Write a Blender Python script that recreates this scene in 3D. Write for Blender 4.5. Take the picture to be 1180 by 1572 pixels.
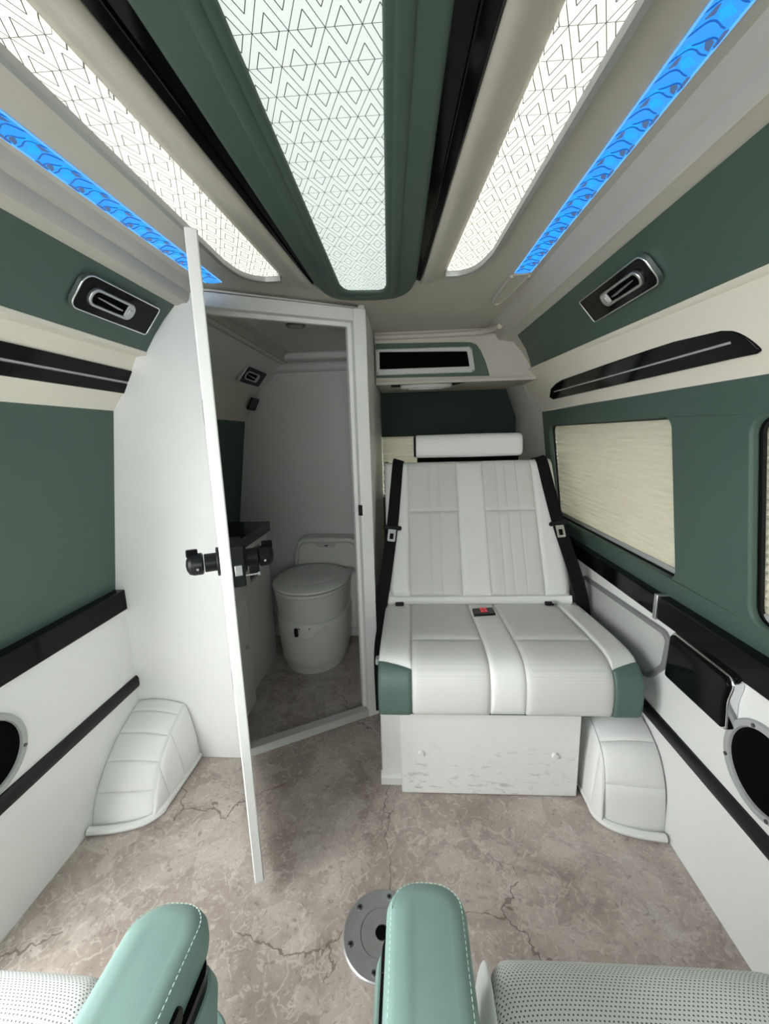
import bpy, bmesh, math, random
from mathutils import Vector, Matrix
random.seed(7)
for o in list(bpy.data.objects): bpy.data.objects.remove(o, do_unlink=True)
SC = bpy.context.scene
COL = SC.collection
PI = math.pi

# ------------------------------------------------------------------ camera
cam_data = bpy.data.cameras.new('camera')
cam = bpy.data.objects.new('camera', cam_data); COL.objects.link(cam)
cam_data.sensor_fit = 'VERTICAL'
cam_data.sensor_height = 24.0
cam_data.sensor_width = 24.0*1180/1572
cam_data.lens = 620.0/1572.0*24.0
cam_data.clip_start = 0.02
AX = Vector((0.99804, 0.01753, 0.06005)); AY = Vector((0.05537, 0.18679, -0.98084)); AZ = Vector((-0.02841, 0.98224, 0.18545))
cam.matrix_world = Matrix(((AX.x, AX.y, AX.z, 0.0), (AY.x, AY.y, AY.z, 0.0), (AZ.x, AZ.y, AZ.z, 1.2), (0, 0, 0, 1)))
SC.camera = cam

# ------------------------------------------------------------------ world and exposure
W = bpy.data.worlds.new('overcast_sky'); SC.world = W; W.use_nodes = True
WN = W.node_tree.nodes['Background']
WN.inputs[0].default_value = (0.98, 0.99, 1.0, 1); WN.inputs[1].default_value = 13.0
SC.view_settings.view_transform = 'Standard'
SC.view_settings.look = 'None'
SC.view_settings.gamma = 1.0
SC.view_settings.use_curve_mapping = False
SC.view_settings.exposure = 0.0
PANEL_L = 1.0      # radiance of the lit ceiling panels
BLUE_L = 1.0

def portal(name, loc, rot, sx, sy):
    l = bpy.data.lights.new(name, 'AREA'); l.shape = 'RECTANGLE'; l.size = sx; l.size_y = sy; l.cycles.is_portal = True
    o = bpy.data.objects.new(name, l); COL.objects.link(o); o.location = loc; o.rotation_euler = rot
portal('sliding_door_portal', (-1.14, 0.055, 0.70), (0, -PI/2, 0), 1.62, 1.03)     # open sliding door
portal('front_hole_portal', (-0.15, -1.33, 1.20), (PI/2, 0, 0), 1.2, 0.5)  # sampling portal at the hole in the added bulkhead
portal('side_window_portal', (0.89, 1.65, 1.0), (0, PI/2, 0), 0.55, 1.05)
portal('second_side_window_portal', (0.89, 0.40, 1.0), (0, PI/2, 0), 0.55, 1.05)
portal('rear_window_portal', (0.235, 2.51, 1.01), (-PI/2, 0, 0), 0.75, 0.44)

# ------------------------------------------------------------------ material helpers
class X:
    """tiny expression wrapper over math nodes"""
    def __init__(s, nt, sock): s.nt, s.s = nt, sock
    def _op(s, op, *o):
        n = s.nt.nodes.new('ShaderNodeMath'); n.operation = op
        for i, v in enumerate((s,)+o):
            if isinstance(v, X): s.nt.links.new(v.s, n.inputs[i])
            else: n.inputs[i].default_value = v
        return X(s.nt, n.outputs[0])
    def __add__(s, o): return s._op('ADD', o)
    def __sub__(s, o): return s._op('SUBTRACT', o)
    def __mul__(s, o): return s._op('MULTIPLY', o)
    def __truediv__(s, o): return s._op('DIVIDE', o)
    def abs(s): return s._op('ABSOLUTE')
    def fract(s): return s._op('FRACT')
    def floor(s): return s._op('FLOOR')
    def mod(s, m): return s._op('FLOORED_MODULO', m)
    def lt(s, v): return s._op('LESS_THAN', v)
    def gt(s, v): return s._op('GREATER_THAN', v)
    def max(s, v): return s._op('MAXIMUM', v)
    def min(s, v): return s._op('MINIMUM', v)
    def sin(s): return s._op('SINE')
    def pow(s, v): return s._op('POWER', v)
    def sqrt(s): return s._op('SQRT')
    def clamp(s):
        r = s._op('ADD', 0.0); r.s.node.use_clamp = True; return r

def coords(nt):
    tc = nt.nodes.new('ShaderNodeTexCoord'); sp = nt.nodes.new('ShaderNodeSeparateXYZ')
    nt.links.new(tc.outputs['Object'], sp.inputs[0])
    return X(nt, sp.outputs[0]), X(nt, sp.outputs[1]), X(nt, sp.outputs[2])

def mixc(nt, fac, a, b):
    n = nt.nodes.new('ShaderNodeMix'); n.data_type = 'RGBA'
    for sock, v in ((n.inputs[0], fac), (n.inputs[6], a), (n.inputs[7], b)):
        if isinstance(v, X): nt.links.new(v.s, sock)
        elif hasattr(v, 'is_linked'): nt.links.new(v, sock)
        elif isinstance(v, (int, float)): sock.default_value = v
        else: sock.default_value = (*v, 1)
    return n.outputs[2]

def noise(nt, scale, detail=3, rough=0.5, dist=0.0, vec=None):
    n = nt.nodes.new('ShaderNodeTexNoise'); n.inputs['Scale'].default_value = scale
    n.inputs['Detail'].default_value = detail; n.inputs['Roughness'].default_value = rough; n.inputs['Distortion'].default_value = dist
    if vec is None:
        tc = nt.nodes.new('ShaderNodeTexCoord'); vec = tc.outputs['Object']
    nt.links.new(vec, n.inputs['Vector'])
    return n

def ramp(nt, sock, stops):
    r = nt.nodes.new('ShaderNodeValToRGB'); el = r.color_ramp.elements
    while len(el) < len(stops): el.new(0.5)
    for e, (p, c) in zip(el, stops): e.position = p; e.color = (*c, 1) if len(c) == 3 else c
    nt.links.new(sock, r.inputs[0]); return r.outputs[0]

def bump(nt, bsdf, sock, strength, dist=0.002):
    b = nt.nodes.new('ShaderNodeBump'); b.inputs['Strength'].default_value = strength; b.inputs['Distance'].default_value = dist
    nt.links.new(sock, b.inputs['Height']); nt.links.new(b.outputs[0], bsdf.inputs['Normal'])

def mat(name, col, rough=0.5, metal=0.0, coat=0.0, spec=0.5, grain=None, var=0.0, varscale=6.0):
    m = bpy.data.materials.new(name); m.use_nodes = True; nt = m.node_tree
    b = nt.nodes['Principled BSDF']
    b.inputs['Base Color'].default_value = (*col, 1); b.inputs['Roughness'].default_value = rough
    b.inputs['Metallic'].default_value = metal; b.inputs['Coat Weight'].default_value = coat
    b.inputs['Coat Roughness'].default_value = 0.05; b.inputs['Specular IOR Level'].default_value = spec
    if var:
        n = noise(nt, varscale, 4)
        c = ramp(nt, n.outputs[0], [(0.3, tuple(v*(1-var) for v in col)), (0.7, tuple(min(1, v*(1+var)) for v in col))])
        nt.links.new(c, b.inputs['Base Color'])
    if grain:
        n = noise(nt, grain[0], 2); bump(nt, b, n.outputs[0], grain[1], 0.001)
    return m

GREEN = (0.225, 0.35, 0.315)
M = {}
M['green'] = mat('green_leather', GREEN, 0.5, grain=(900, 0.12), var=0.03)
M['bench_green'] = mat('bench_green_leather', (0.085, 0.145, 0.122), 0.5, grain=(900, 0.12))  # bench corners and sides, a darker green than the armrests
M['green_wall'] = mat('green_wall_leather', (0.058, 0.098, 0.078), 0.55, grain=(700, 0.1), var=0.03)
M['shaded_green'] = mat('shaded_green_rear_leather', (0.016, 0.030, 0.023), 0.6, spec=0.2, grain=(700, 0.1))  # wall green darkened: the shade behind the header is put into the colour
M['white_panel'] = mat('white_wall_vinyl', (0.76, 0.77, 0.745), 0.5, grain=(500, 0.06), var=0.02, varscale=3)
M['beige'] = mat('pale_beige_headlining', (0.52, 0.495, 0.435), 0.6, grain=(800, 0.12), var=0.02)
M['cream_panel'] = mat('pale_cream_wall_leather', (0.74, 0.70, 0.61), 0.55, grain=(700, 0.1))
M['white_leather'] = mat('white_leather', (0.80, 0.81, 0.785), 0.45, grain=(600, 0.1), var=0.02)
M['white_paint'] = mat('white_painted_board', (0.80, 0.81, 0.79), 0.4, var=0.02)
M['toilet_wall'] = mat('grey_white_toilet_wall', (0.70, 0.71, 0.69), 0.5)
M['gloss_black'] = mat('gloss_black_lacquer', (0.003, 0.0035, 0.0035), 0.10, spec=0.12)
M['black_plastic'] = mat('black_plastic', (0.007, 0.008, 0.009), 0.35, spec=0.25)
M['black_hole'] = mat('black_mesh', (0.002, 0.002, 0.002), 0.9, spec=0.05)
M['belt'] = mat('black_webbing', (0.006, 0.006, 0.007), 0.8, spec=0.2, grain=(1200, 0.3))
M['silver'] = mat('satin_silver', (0.55, 0.56, 0.56), 0.3, metal=0.9)
M['grey_plastic'] = mat('grey_plastic', (0.36, 0.37, 0.36), 0.4)
M['light_grey'] = mat('light_grey_plastic', (0.52, 0.53, 0.51), 0.4)
M['frame_grey'] = mat('satin_grey_frame', (0.33, 0.34, 0.33), 0.35, metal=0.3)
M['pillar'] = mat('grey_pillar_trim', (0.34, 0.34, 0.315), 0.5)
M['table_frame'] = mat('mid_grey_frame', (0.20, 0.205, 0.20), 0.4)
M['alu'] = mat('brushed_aluminium', (0.62, 0.62, 0.62), 0.33, metal=0.85, var=0.08, varscale=25)
M['screw'] = mat('steel_screw', (0.12, 0.12, 0.12), 0.35, metal=0.8)
M['chrome'] = mat('chrome', (0.75, 0.76, 0.77), 0.12, metal=1.0)
M['toilet'] = mat('grey_white_toilet_plastic', (0.66, 0.68, 0.64), 0.35)
M['black_stone'] = mat('black_worktop', (0.01, 0.011, 0.012), 0.2)
M['thread'] = mat('pale_mint_thread', (0.55, 0.75, 0.66), 0.7)
M['white_thread'] = mat('grey_white_thread', (0.55, 0.56, 0.54), 0.7)
M['seam'] = mat('seam_shadow_thread', (0.35, 0.36, 0.35), 0.8)
M['glass'] = mat('window_glass', (0.9, 0.95, 0.93), 0.02)
M['glass'].node_tree.nodes['Principled BSDF'].inputs['Transmission Weight'].default_value = 1.0
M['ground'] = mat('grey_concrete_ground', (0.22, 0.22, 0.21), 0.9, var=0.1, varscale=1)
M['body'] = mat('white_body_steel', (0.55, 0.55, 0.55), 0.5)

def perforated(name, col, pitch, r, dark, along=(1.0, -1.0), bmp=0.25):
    m = mat(name, col, 0.5); nt = m.node_tree; b = nt.nodes['Principled BSDF']
    x, y, z = coords(nt)
    v = (y*along[0]+z*along[1])/pitch; row = v.floor().mod(2.0)
    u = x/pitch + row*0.5
    du = u.fract()-0.5; dv = v.fract()-0.5
    d = (du*du+dv*dv).sqrt()
    f = d.lt(r)
    n = noise(nt, 700, 2)
    c = mixc(nt, f, col, dark); nt.links.new(c, b.inputs['Base Color'])
    h = (f*-1.0)
    if bmp: bump(nt, b, h.s, bmp, 0.001)
    return m
M['perf'] = perforated('perforated_white_leather', (0.78, 0.80, 0.77), 0.0057, 0.22, (0.13, 0.14, 0.13), (1.35, -1.35))
M['perf_fine'] = perforated('fine_perforated_white_leather', (0.68, 0.69, 0.66), 0.0042, 0.24, (0.59, 0.60, 0.575), (1.0, -1.0), 0.0)
M['perf_back'] = perforated('fine_perforated_white_back_leather', (0.70, 0.71, 0.68), 0.0042, 0.24, (0.56, 0.57, 0.545), (0.0, 1.13), 0.0)

def marble():
    m = mat('marbled_vinyl_floor', (0.4, 0.36, 0.32), 0.42); nt = m.node_tree; b = nt.nodes['Principled BSDF']
    def warp(amount, scale, detail=4):
        tc = nt.nodes.new('ShaderNodeTexCoord'); nz = noise(nt, scale, detail, 0.6, 0.4)
        vm = nt.nodes.new('ShaderNodeVectorMath'); vm.operation = 'MULTIPLY_ADD'
        nt.links.new(nz.outputs['Color'], vm.inputs[0]); vm.inputs[1].default_value = (amount,)*3
        nt.links.new(tc.outputs['Object'], vm.inputs[2]); return vm.outputs[0]
    def voro(vec, scale, feature='F1'):
        vo = nt.nodes.new('ShaderNodeTexVoronoi'); vo.feature = feature; vo.inputs['Scale'].default_value = scale
        nt.links.new(vec, vo.inputs['Vector']); return vo
    def grey(col):
        q = nt.nodes.new('ShaderNodeSeparateColor'); nt.links.new(col, q.inputs[0]); return X(nt, q.outputs[0])
    big = noise(nt, 3.0, 6, 0.62, 1.0)
    c = ramp(nt, big.outputs[0], [(0.30, (0.255, 0.208, 0.178)), (0.44, (0.365, 0.31, 0.270)), (0.56, (0.475, 0.415, 0.365)), (0.70, (0.57, 0.51, 0.455))])
    # broken fragments of differing tone
    w1 = warp(0.16, 7.0)
    v1 = voro(w1, 11.0)
    c = mixc(nt, grey(v1.outputs['Color']).gt(0.62)*0.30, c, (0.29, 0.235, 0.205))
    v2 = voro(warp(0.10, 12.0), 17.0)
    c = mixc(nt, grey(v2.outputs['Color']).gt(0.72)*0.35, c, (0.60, 0.55, 0.49))
    # pale curling flecks and dark specks
    fl = noise(nt, 30, 7, 0.7, 2.2)
    c = mixc(nt, grey(ramp(nt, fl.outputs[0], [(0.53, (0, 0, 0)), (0.62, (1, 1, 1))]))*0.42, c, (0.70, 0.65, 0.59))
    dk = noise(nt, 44, 7, 0.68, 2.0)
    c = mixc(nt, grey(ramp(nt, dk.outputs[0], [(0.36, (1, 1, 1)), (0.44, (0, 0, 0))]))*0.55, c, (0.19, 0.15, 0.125))
    e1 = X(nt, voro(w1, 11.0, 'DISTANCE_TO_EDGE').outputs['Distance'])
    c = mixc(nt, e1.lt(0.022)*X(nt, noise(nt, 9, 3).outputs[0]).gt(0.52)*0.35, c, (0.68, 0.63, 0.57))
    # a few long thin dark cracks
    e2 = X(nt, voro(warp(0.28, 3.2, 5), 1.9, 'DISTANCE_TO_EDGE').outputs['Distance'])
    c = mixc(nt, e2.lt(0.0042)*X(nt, noise(nt, 1.7, 1).outputs[0]).gt(0.47)*0.7, c, (0.14, 0.10, 0.08))
    nt.links.new(c, b.inputs['Base Color'])
    bump(nt, b, fl.outputs[0], 0.10, 0.001)
    return m
M['floor'] = marble()

def lit_panel(name, tint, ox, oy, power=1.0):
    """milky lit sheet printed with a fine triangle and diamond line pattern"""
    m = bpy.data.materials.new(name); m.use_nodes = True; nt = m.node_tree
    b = nt.nodes['Principled BSDF']; b.inputs['Roughness'].default_value = 0.25
    x, y, z = coords(nt)
    a, h = 0.0428, 0.0447
    lw = 0.00052
    px = (x-ox)/a; py = (y-oy)/h
    def line(e, w): return ((e+0.5).fract()-0.5).abs().lt(w)
    k = 0.90  # length of the gradient of a diagonal, relative to x
    l1 = line(px+py*0.5, lw/a*1.0/k); l2 = line(px-py*0.5, lw/a*1.0/k)
    l3 = line(py, lw/h*0.8)
    row = (py+0.5).floor()
    shift = row.mod(2.0)*0.5
    cx = ((px+shift).fract()-0.5).abs()*a     # distance to the diamond centre, midway between nodes
    cy = ((py+0.5).fract()-0.5).abs()*h
    dd = cx/0.0108+cy/0.0222
    dia = (dd-1.0).abs().lt(0.062)
    nx = ((px+shift+0.5).fract()-0.5)*a; ny = ((py+0.5).fract()-0.5)*h
    dot = (nx*nx+ny*ny).sqrt().lt(0.0012)
    f = l1.max(l2).max(l3).max(dia).max(dot)
    c = mixc(nt, f, tint, tuple(t*0.10 for t in tint))
    nt.links.new(c, b.inputs['Emission Color']); b.inputs['Emission Strength'].default_value = PANEL_L*power
    c2 = mixc(nt, f, (0.3, 0.3, 0.3), (0.05, 0.05, 0.05)); nt.links.new(c2, b.inputs['Base Color'])
    return m
M['lit_mid'] = lit_panel('lit_patterned_panel_cool', (0.70, 0.78, 0.735), -0.171, 0.5525)
M['lit_side'] = lit_panel('lit_patterned_panel_warm', (1.0, 1.0, 0.90), 0.197, 0.5825, 0.98)
M['lit_side2'] = lit_panel('lit_patterned_panel_warm_second', (1.0, 1.0, 0.90), -0.43, 0.5825, 0.98)

def emis(name, col, s):
    m = bpy.data.materials.new(name); m.use_nodes = True
    b = m.node_tree.nodes['Principled BSDF']; b.inputs['Base Color'].default_value = (*[c*0.2 for c in col], 1)
    b.inputs['Emission Color'].default_value = (*col, 1); b.inputs['Emission Strength'].default_value = s
    b.inputs['Roughness'].default_value = 0.2
    return m
M['blue'] = emis('blue_lit_acrylic', (0.04, 0.34, 1.0), BLUE_L)
M['blue_bright'] = emis('bright_blue_facet', (0.02, 0.42, 1.0), BLUE_L)
M['blue_rim'] = emis('pale_blue_lit_edge', (0.14, 0.45, 1.0), BLUE_L*1.1)
M['blue_dark'] = emis('dull_blue_facet', (0.09, 0.17, 0.36), 0.8)
M['blue_crease'] = emis('blue_crease', (0.01, 0.12, 0.5), 0.9)
M['red_led'] = emis('red_led', (0.75, 0.02, 0.05), 0.4)
M['tag_white'] = mat('white_print', (0.8, 0.8, 0.8), 0.6)

def blind_mat():
    m = bpy.data.materials.new('cream_pleated_fabric'); m.use_nodes = True; nt = m.node_tree
    out = nt.nodes['Material Output']; nt.nodes.remove(nt.nodes['Principled BSDF'])
    d = nt.nodes.new('ShaderNodeBsdfDiffuse'); d.inputs[0].default_value = (0.58, 0.56, 0.46, 1)
    t = nt.nodes.new('ShaderNodeBsdfTranslucent'); t.inputs[0].default_value = (0.60, 0.56, 0.42, 1)
    mx = nt.nodes.new('ShaderNodeMixShader'); mx.inputs[0].default_value = 0.09
    nt.links.new(d.outputs[0], mx.inputs[1]); nt.links.new(t.outputs[0], mx.inputs[2]); nt.links.new(mx.outputs[0], out.inputs[0])
    return m
M['blind'] = blind_mat()

def scuffed():
    m = mat('scuffed_white_board', (0.80, 0.81, 0.79), 0.45); nt = m.node_tree; b = nt.nodes['Principled BSDF']
    mp = nt.nodes.new('ShaderNodeMapping'); tc = nt.nodes.new('ShaderNodeTexCoord')
    nt.links.new(tc.outputs['Object'], mp.inputs[0]); mp.inputs['Scale'].default_value = (1, 1, 2.6)
    n = noise(nt, 22, 5, 0.65, 0.6, mp.outputs[0])
    f = ramp(nt, n.outputs[0], [(0.56, (0, 0, 0)), (0.70, (1, 1, 1))])
    s = nt.nodes.new('ShaderNodeSeparateColor'); nt.links.new(f, s.inputs[0])
    x, y, z = coords(nt)
    low = ((z*-1.0+0.24)*5.0).clamp()
    c = mixc(nt, X(nt, s.outputs[0])*low*0.9, (0.80, 0.81, 0.79), (0.42, 0.40, 0.37))
    nt.links.new(c, b.inputs['Base Color'])
    return m
M['scuffed'] = scuffed()

# ------------------------------------------------------------------ mesh helpers
def link(name, me, m, parent=None, smooth=40):
    if smooth:
        me.polygons.foreach_set('use_smooth', [True]*len(me.polygons)); me.set_sharp_from_angle(angle=math.radians(smooth))
    me.materials.append(M[m] if isinstance(m, str) else m)
    o = bpy.data.objects.new(name, me); COL.objects.link(o)
    if parent is not None:
        o.parent = parent
        if 'base' in parent.keys():
            o.matrix_parent_inverse = Matrix.Translation(-Vector(parent['base']))
        elif parent.parent is None and parent.type != 'EMPTY': pass
    return o

def frompy(name, V, F, m, parent=None, smooth=40):
    me = bpy.data.meshes.new(name); me.from_pydata([tuple(v) for v in V], [], F); me.update()
    bm = bmesh.new(); bm.from_mesh(me); bmesh.ops.recalc_face_normals(bm, faces=bm.faces[:]); bm.to_mesh(me); bm.free()
    return link(name, me, m, parent, smooth)

def bevmod(o, w, seg=2, ang=35):
    if w:
        b = o.modifiers.new('bevel', 'BEVEL'); b.width = w; b.segments = seg; b.limit_method = 'ANGLE'; b.angle_limit = math.radians(ang)
    return o

def plate3(name, outer, holes, D, m, parent=None, bevel=0.0, seg=2):
    """flat plate: 3D outline and holes, extruded by vector D"""
    bm = bmesh.new(); edges = []
    for loop in [outer]+list(holes):
        vs = [bm.verts.new(Vector(p)) for p in loop]
        edges += [bm.edges.new((vs[i], vs[(i+1) % len(vs)])) for i in range(len(vs))]
    if holes:
        n = Vector((0, 0, 0))
        for i in range(len(outer)):
            a, b = Vector(outer[i]), Vector(outer[(i+1) % len(outer)]); n += a.cross(b)
        bmesh.ops.triangle_fill(bm, use_beauty=True, use_dissolve=False, edges=edges, normal=n.normalized())
    else:
        bm.faces.new(bm.verts[:])
    fs = bm.faces[:]
    r = bmesh.ops.extrude_face_region(bm, geom=fs, use_keep_orig=True)
    bmesh.ops.translate(bm, verts=[g for g in r['geom'] if isinstance(g, bmesh.types.BMVert)], vec=Vector(D))
    bmesh.ops.recalc_face_normals(bm, faces=bm.faces[:])
    me = bpy.data.meshes.new(name); bm.to_mesh(me); bm.free()
    o = link(name, me, m, parent)
    return bevmod(o, bevel, seg)

def fr(O, U, V):
    O, U, V = Vector(O), Vector(U), Vector(V)
    return lambda pts: [O+U*a+V*b for a, b in pts]

def rr(x0, x1, y0, y1, r, n=5):
    """rounded rectangle outline; r one radius or four (x0y0, x1y0, x1y1, x0y1)"""
    rs = r if isinstance(r, (tuple, list)) else (r,)*4
    out = []
    for (cx, cy, a0), q in zip(((x0, y0, PI), (x1, y0, 1.5*PI), (x1, y1, 0), (x0, y1, 0.5*PI)), rs):
        sx = 1 if cx == x0 else -1; sy = 1 if cy == y0 else -1
        if q <= 1e-6: out.append((cx, cy)); continue
        for i in range(n+1):
            a = a0+0.5*PI*i/n
            out.append((cx+sx*q+q*math.cos(a), cy+sy*q+q*math.sin(a)))
    return out

def ell(cx, cy, rx, ry, n=32, a0=0.0):
    return [(cx+rx*math.cos(a0+2*PI*i/n), cy+ry*math.sin(a0+2*PI*i/n)) for i in range(n)]

def box(name, a, b, m, parent=None, bevel=0.0, seg=2):
    x0, y0, z0 = a; x1, y1, z1 = b
    return plate3(name, [(x0, y0, z0), (x1, y0, z0), (x1, y1, z0), (x0, y1, z0)], [], (0, 0, z1-z0), m, parent, bevel, seg)

def loft(name, rings, m, parent=None, closed=True, caps=True, smooth=40):
    V = [p for r in rings for p in r]; n = len(rings[0]); F = []
    for j in range(len(rings)-1):
        for i in range(n if closed else n-1):
            a, b = j*n+i, j*n+(i+1) % n
            F.append((a, b, b+n, a+n))
    if caps and closed:
        F.append(tuple(range(n))[::-1]); F.append(tuple((len(rings)-1)*n+i for i in range(n)))
    return frompy(name, V, F, m, parent, smooth)

def tube_data(path, r, n=8, closed=False, r2=None):
    path = [Vector(p) for p in path]; V = []; F = []; L = len(path)
    up = None
    for i, p in enumerate(path):
        t = (path[(i+1) % L] if (closed or i < L-1) else p)-(path[i-1] if (closed or i > 0) else p)
        t.normalize()
        if up is None: up = Vector((0, 0, 1)) if abs(t.z) < 0.9 else Vector((1, 0, 0))
        s = t.cross(up).normalized(); up = s.cross(t).normalized()
        rr_ = r[i] if isinstance(r, (list, tuple)) else r
        for k in range(n):
            a = 2*PI*k/n; V.append(p+s*(rr_*math.cos(a))+up*((r2 or rr_)*math.sin(a)))
    for i in range(L if closed else L-1):
        for k in range(n):
            a, b = i*n+k, i*n+(k+1) % n; c = ((i+1) % L)*n
            F.append((a, b, c+(k+1) % n, c+k))
    if not closed: F.append(tuple(range(n))[::-1]); F.append(tuple((L-1)*n+k for k in range(n)))
    return V, F
def tube(name, path, r, m, parent=None, n=8, closed=False, r2=None):
    V, F = tube_data(path, r, n, closed, r2); return frompy(name, V, F, m, parent)

def cyl(name, c, axis, r, length, m, parent=None, n=24, bevel=0.0, r1=None):
    c, ax = Vector(c), Vector(axis).normalized()
    u = ax.orthogonal().normalized(); v = ax.cross(u)
    ring = lambda t, q: [c+ax*t+u*(q*math.cos(2*PI*i/n))+v*(q*math.sin(2*PI*i/n)) for i in range(n)]
    o = loft(name, [ring(0, r), ring(length, r if r1 is None else r1)], m, parent)
    return bevmod(o, bevel)

def join_data(parts):
    V, F = [], []
    for v, f in parts:
        k = len(V); V += [Vector(p) for p in v]; F += [tuple(i+k for i in q) for q in f]
    return V, F

def stitches(name, path, m, parent, step=0.0075, ln=0.0045, r=0.0007):
    """dashed thread laid along a path"""
    path = [Vector(p) for p in path]; acc = 0.0; parts = []; nxt = 0.0
    for a, b in zip(path, path[1:]):
        d = (b-a).length
        if d < 1e-9: continue
        while nxt < acc+d:
            t = (nxt-acc)/d; p = a.lerp(b, t); u = (b-a)/d
            parts.append(tube_data([p-u*ln/2, p, p+u*ln/2], [r*0.5, r, r*0.5], 5)); nxt += step
        acc += d
    V, F = join_data(parts)
    return frompy(name, V, F, m, parent)

def patch(name, fn, u0, u1, v0, v1, nu, nv, puff, m, parent, edge=0.12, sink=0.003, grooves=(), hint=(0, -0.6, 1)):
    """padded panel: a piece of surface fn(u,v), swollen in the middle and pulled down at its seams"""
    def nrm(u, v):
        e = 1e-3
        a = fn(u+e, v)-fn(u-e, v); b = fn(u, v+e)-fn(u, v-e); n = a.cross(b)
        return n.normalized()*sg if n.length > 1e-12 else Vector((0, 0, 1))
    sg = 1.0
    if nrm((u0+u1)/2, (v0+v1)/2).dot(Vector(hint)) < 0: sg = -1.0
    def prof(t):   # 0 at the seam, 1 inside
        q = min(t, 1-t)/edge
        return 1.0 if q >= 1 else math.sin(q*PI/2)**0.8
    us = sorted(set([i/nu for i in range(nu+1)]+[edge*0.15, edge*0.4, 1-edge*0.15, 1-edge*0.4]+[g+d for g, w, dp in grooves for d in (-w, -w/2, 0, w/2, w)]))
    vs = sorted(set([i/nv for i in range(nv+1)]+[edge*0.15, edge*0.4, 1-edge*0.15, 1-edge*0.4]))
    V, F = [], []
    for t in vs:
        for s in us:
            u, v = u0+(u1-u0)*s, v0+(v1-v0)*t
            k = min(prof(s), prof(t))
            off = -sink+(puff+sink)*k
            for g, w, dp in grooves:
                q = abs(s-g)/w
                if q < 1: off -= dp*(1-q)
            V.append(fn(u, v)+nrm(u, v)*off)
    n = len(us)
    for j in range(len(vs)-1):
        for i in range(n-1): F.append((j*n+i, j*n+i+1, (j+1)*n+i+1, (j+1)*n+i))
    o = frompy(name, V, F, m, parent, 60)
    return o

def polyline(pts):
    """arc-length parametrised polyline through 3D points, t in 0..1"""
    P = [Vector(p) for p in pts]; L = [0.0]
    for a, b in zip(P, P[1:]): L.append(L[-1]+(b-a).length)
    def f(t):
        d = min(max(t, -0.02), 1.02)*L[-1]
        for i in range(len(P)-1):
            if d <= L[i+1] or i == len(P)-2:
                return P[i]+(P[i+1]-P[i])*((d-L[i])/(L[i+1]-L[i]))
    return f
def smooth_curve(pts, n=40):
    """Catmull-Rom through points"""
    P = [Vector(p) for p in pts]; out = []
    for i in range(len(P)-1):
        p0 = P[i-1] if i else P[0]*2-P[1]; p1, p2 = P[i], P[i+1]; p3 = P[i+2] if i+2 < len(P) else P[i+1]*2-P[i]
        m_ = max(2, n//(len(P)-1))
        for k in range(m_):
            t = k/m_
            out.append(0.5*((2*p1)+(p2-p0)*t+(2*p0-5*p1+4*p2-p3)*t*t+(3*p1-p0-3*p2+p3)*t**3))
    out.append(P[-1]); return out

def tag(o, label=None, cat=None, group=None, kind=None):
    if label: o['label'] = label
    if cat: o['category'] = cat
    if group: o['group'] = group
    if kind: o['kind'] = kind
    return o
def thing(name, base, label, cat, group=None):
    e = bpy.data.objects.new(name, None); COL.objects.link(e); e.location = base; e['base'] = tuple(base); e.empty_display_size = 0.05
    return tag(e, label, cat, group)
def struct(name, base=(0, 0, 0), label=None):
    e = bpy.data.objects.new(name, None); COL.objects.link(e); e.location = base; e['base'] = tuple(base); e['kind'] = 'structure'; e.empty_display_size = 0.05
    if label: e['label'] = label
    return e
def sub(o):
    """let children of a part keep world coordinates: parts carry no offset of their own"""
    return o
def child(name, o, *a): pass

Y0, Y1 = -1.3, 2.42      # front end shut by an added bulkhead, and rear wall of the saloon
# ================================================================== STRUCTURE
fl = plate3('floor', [(-1.06, Y0, 0), (0.80, Y0, 0), (0.80, Y1, 0), (-1.06, Y1, 0)], [], (0, 0, -0.03), 'floor')
tag(fl, 'grey beige marbled vinyl floor', None, None, 'structure')
gd = plate3('ground', [(-9, -9, -0.5), (9, -9, -0.5), (9, 9, -0.5), (-9, 9, -0.5)], [], (0, 0, -0.05), 'ground'); tag(gd, 'grey concrete ground outside the van', kind='structure')

# outer skin of the van
sk = struct('wall_body', (0, 0, 0), 'outer steel skin of the van')
def win_hole(y0, y1, z0, z1): return rr(y0, y1, z0, z1, 0.05)
yz = lambda x: fr((x, 0, 0), (0, 1, 0), (0, 0, 1))
plate3('side_skin', yz(0.86)([(Y0, -0.1), (Y1+0.06, -0.1), (Y1+0.06, 1.78), (Y0, 1.78)]), [yz(0.86)(win_hole(1.14, 2.16, 0.73, 1.26)), yz(0.86)(win_hole(-0.12, 0.92, 0.73, 1.26))], (0.02, 0, 0), 'body', sk)
plate3('side_skin', yz(-1.11)([(0.56, -0.1), (Y1+0.06, -0.1), (Y1+0.06, 1.78), (Y0, 1.78), (Y0, -0.1), (-0.45, -0.1), (-0.45, 1.50), (0.56, 1.50)]), [], (-0.02, 0, 0), 'body', sk)
plate3('roof_skin', [(-1.13, Y0, 1.78), (0.88, Y0, 1.78), (0.88, Y1+0.08, 1.78), (-1.13, Y1+0.08, 1.78)], [], (0, 0, 0.02), 'body', sk)
xz = lambda y: fr((0, y, 0), (1, 0, 0), (0, 0, 1))
plate3('rear_skin', xz(Y1+0.06)([(-1.13, -0.1), (0.88, -0.1), (0.88, 1.78), (-1.13, 1.78)]), [xz(Y1+0.06)(rr(-0.13, 0.60, 0.80, 1.22, 0.04))], (0, 0.02, 0), 'body', sk)
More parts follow.
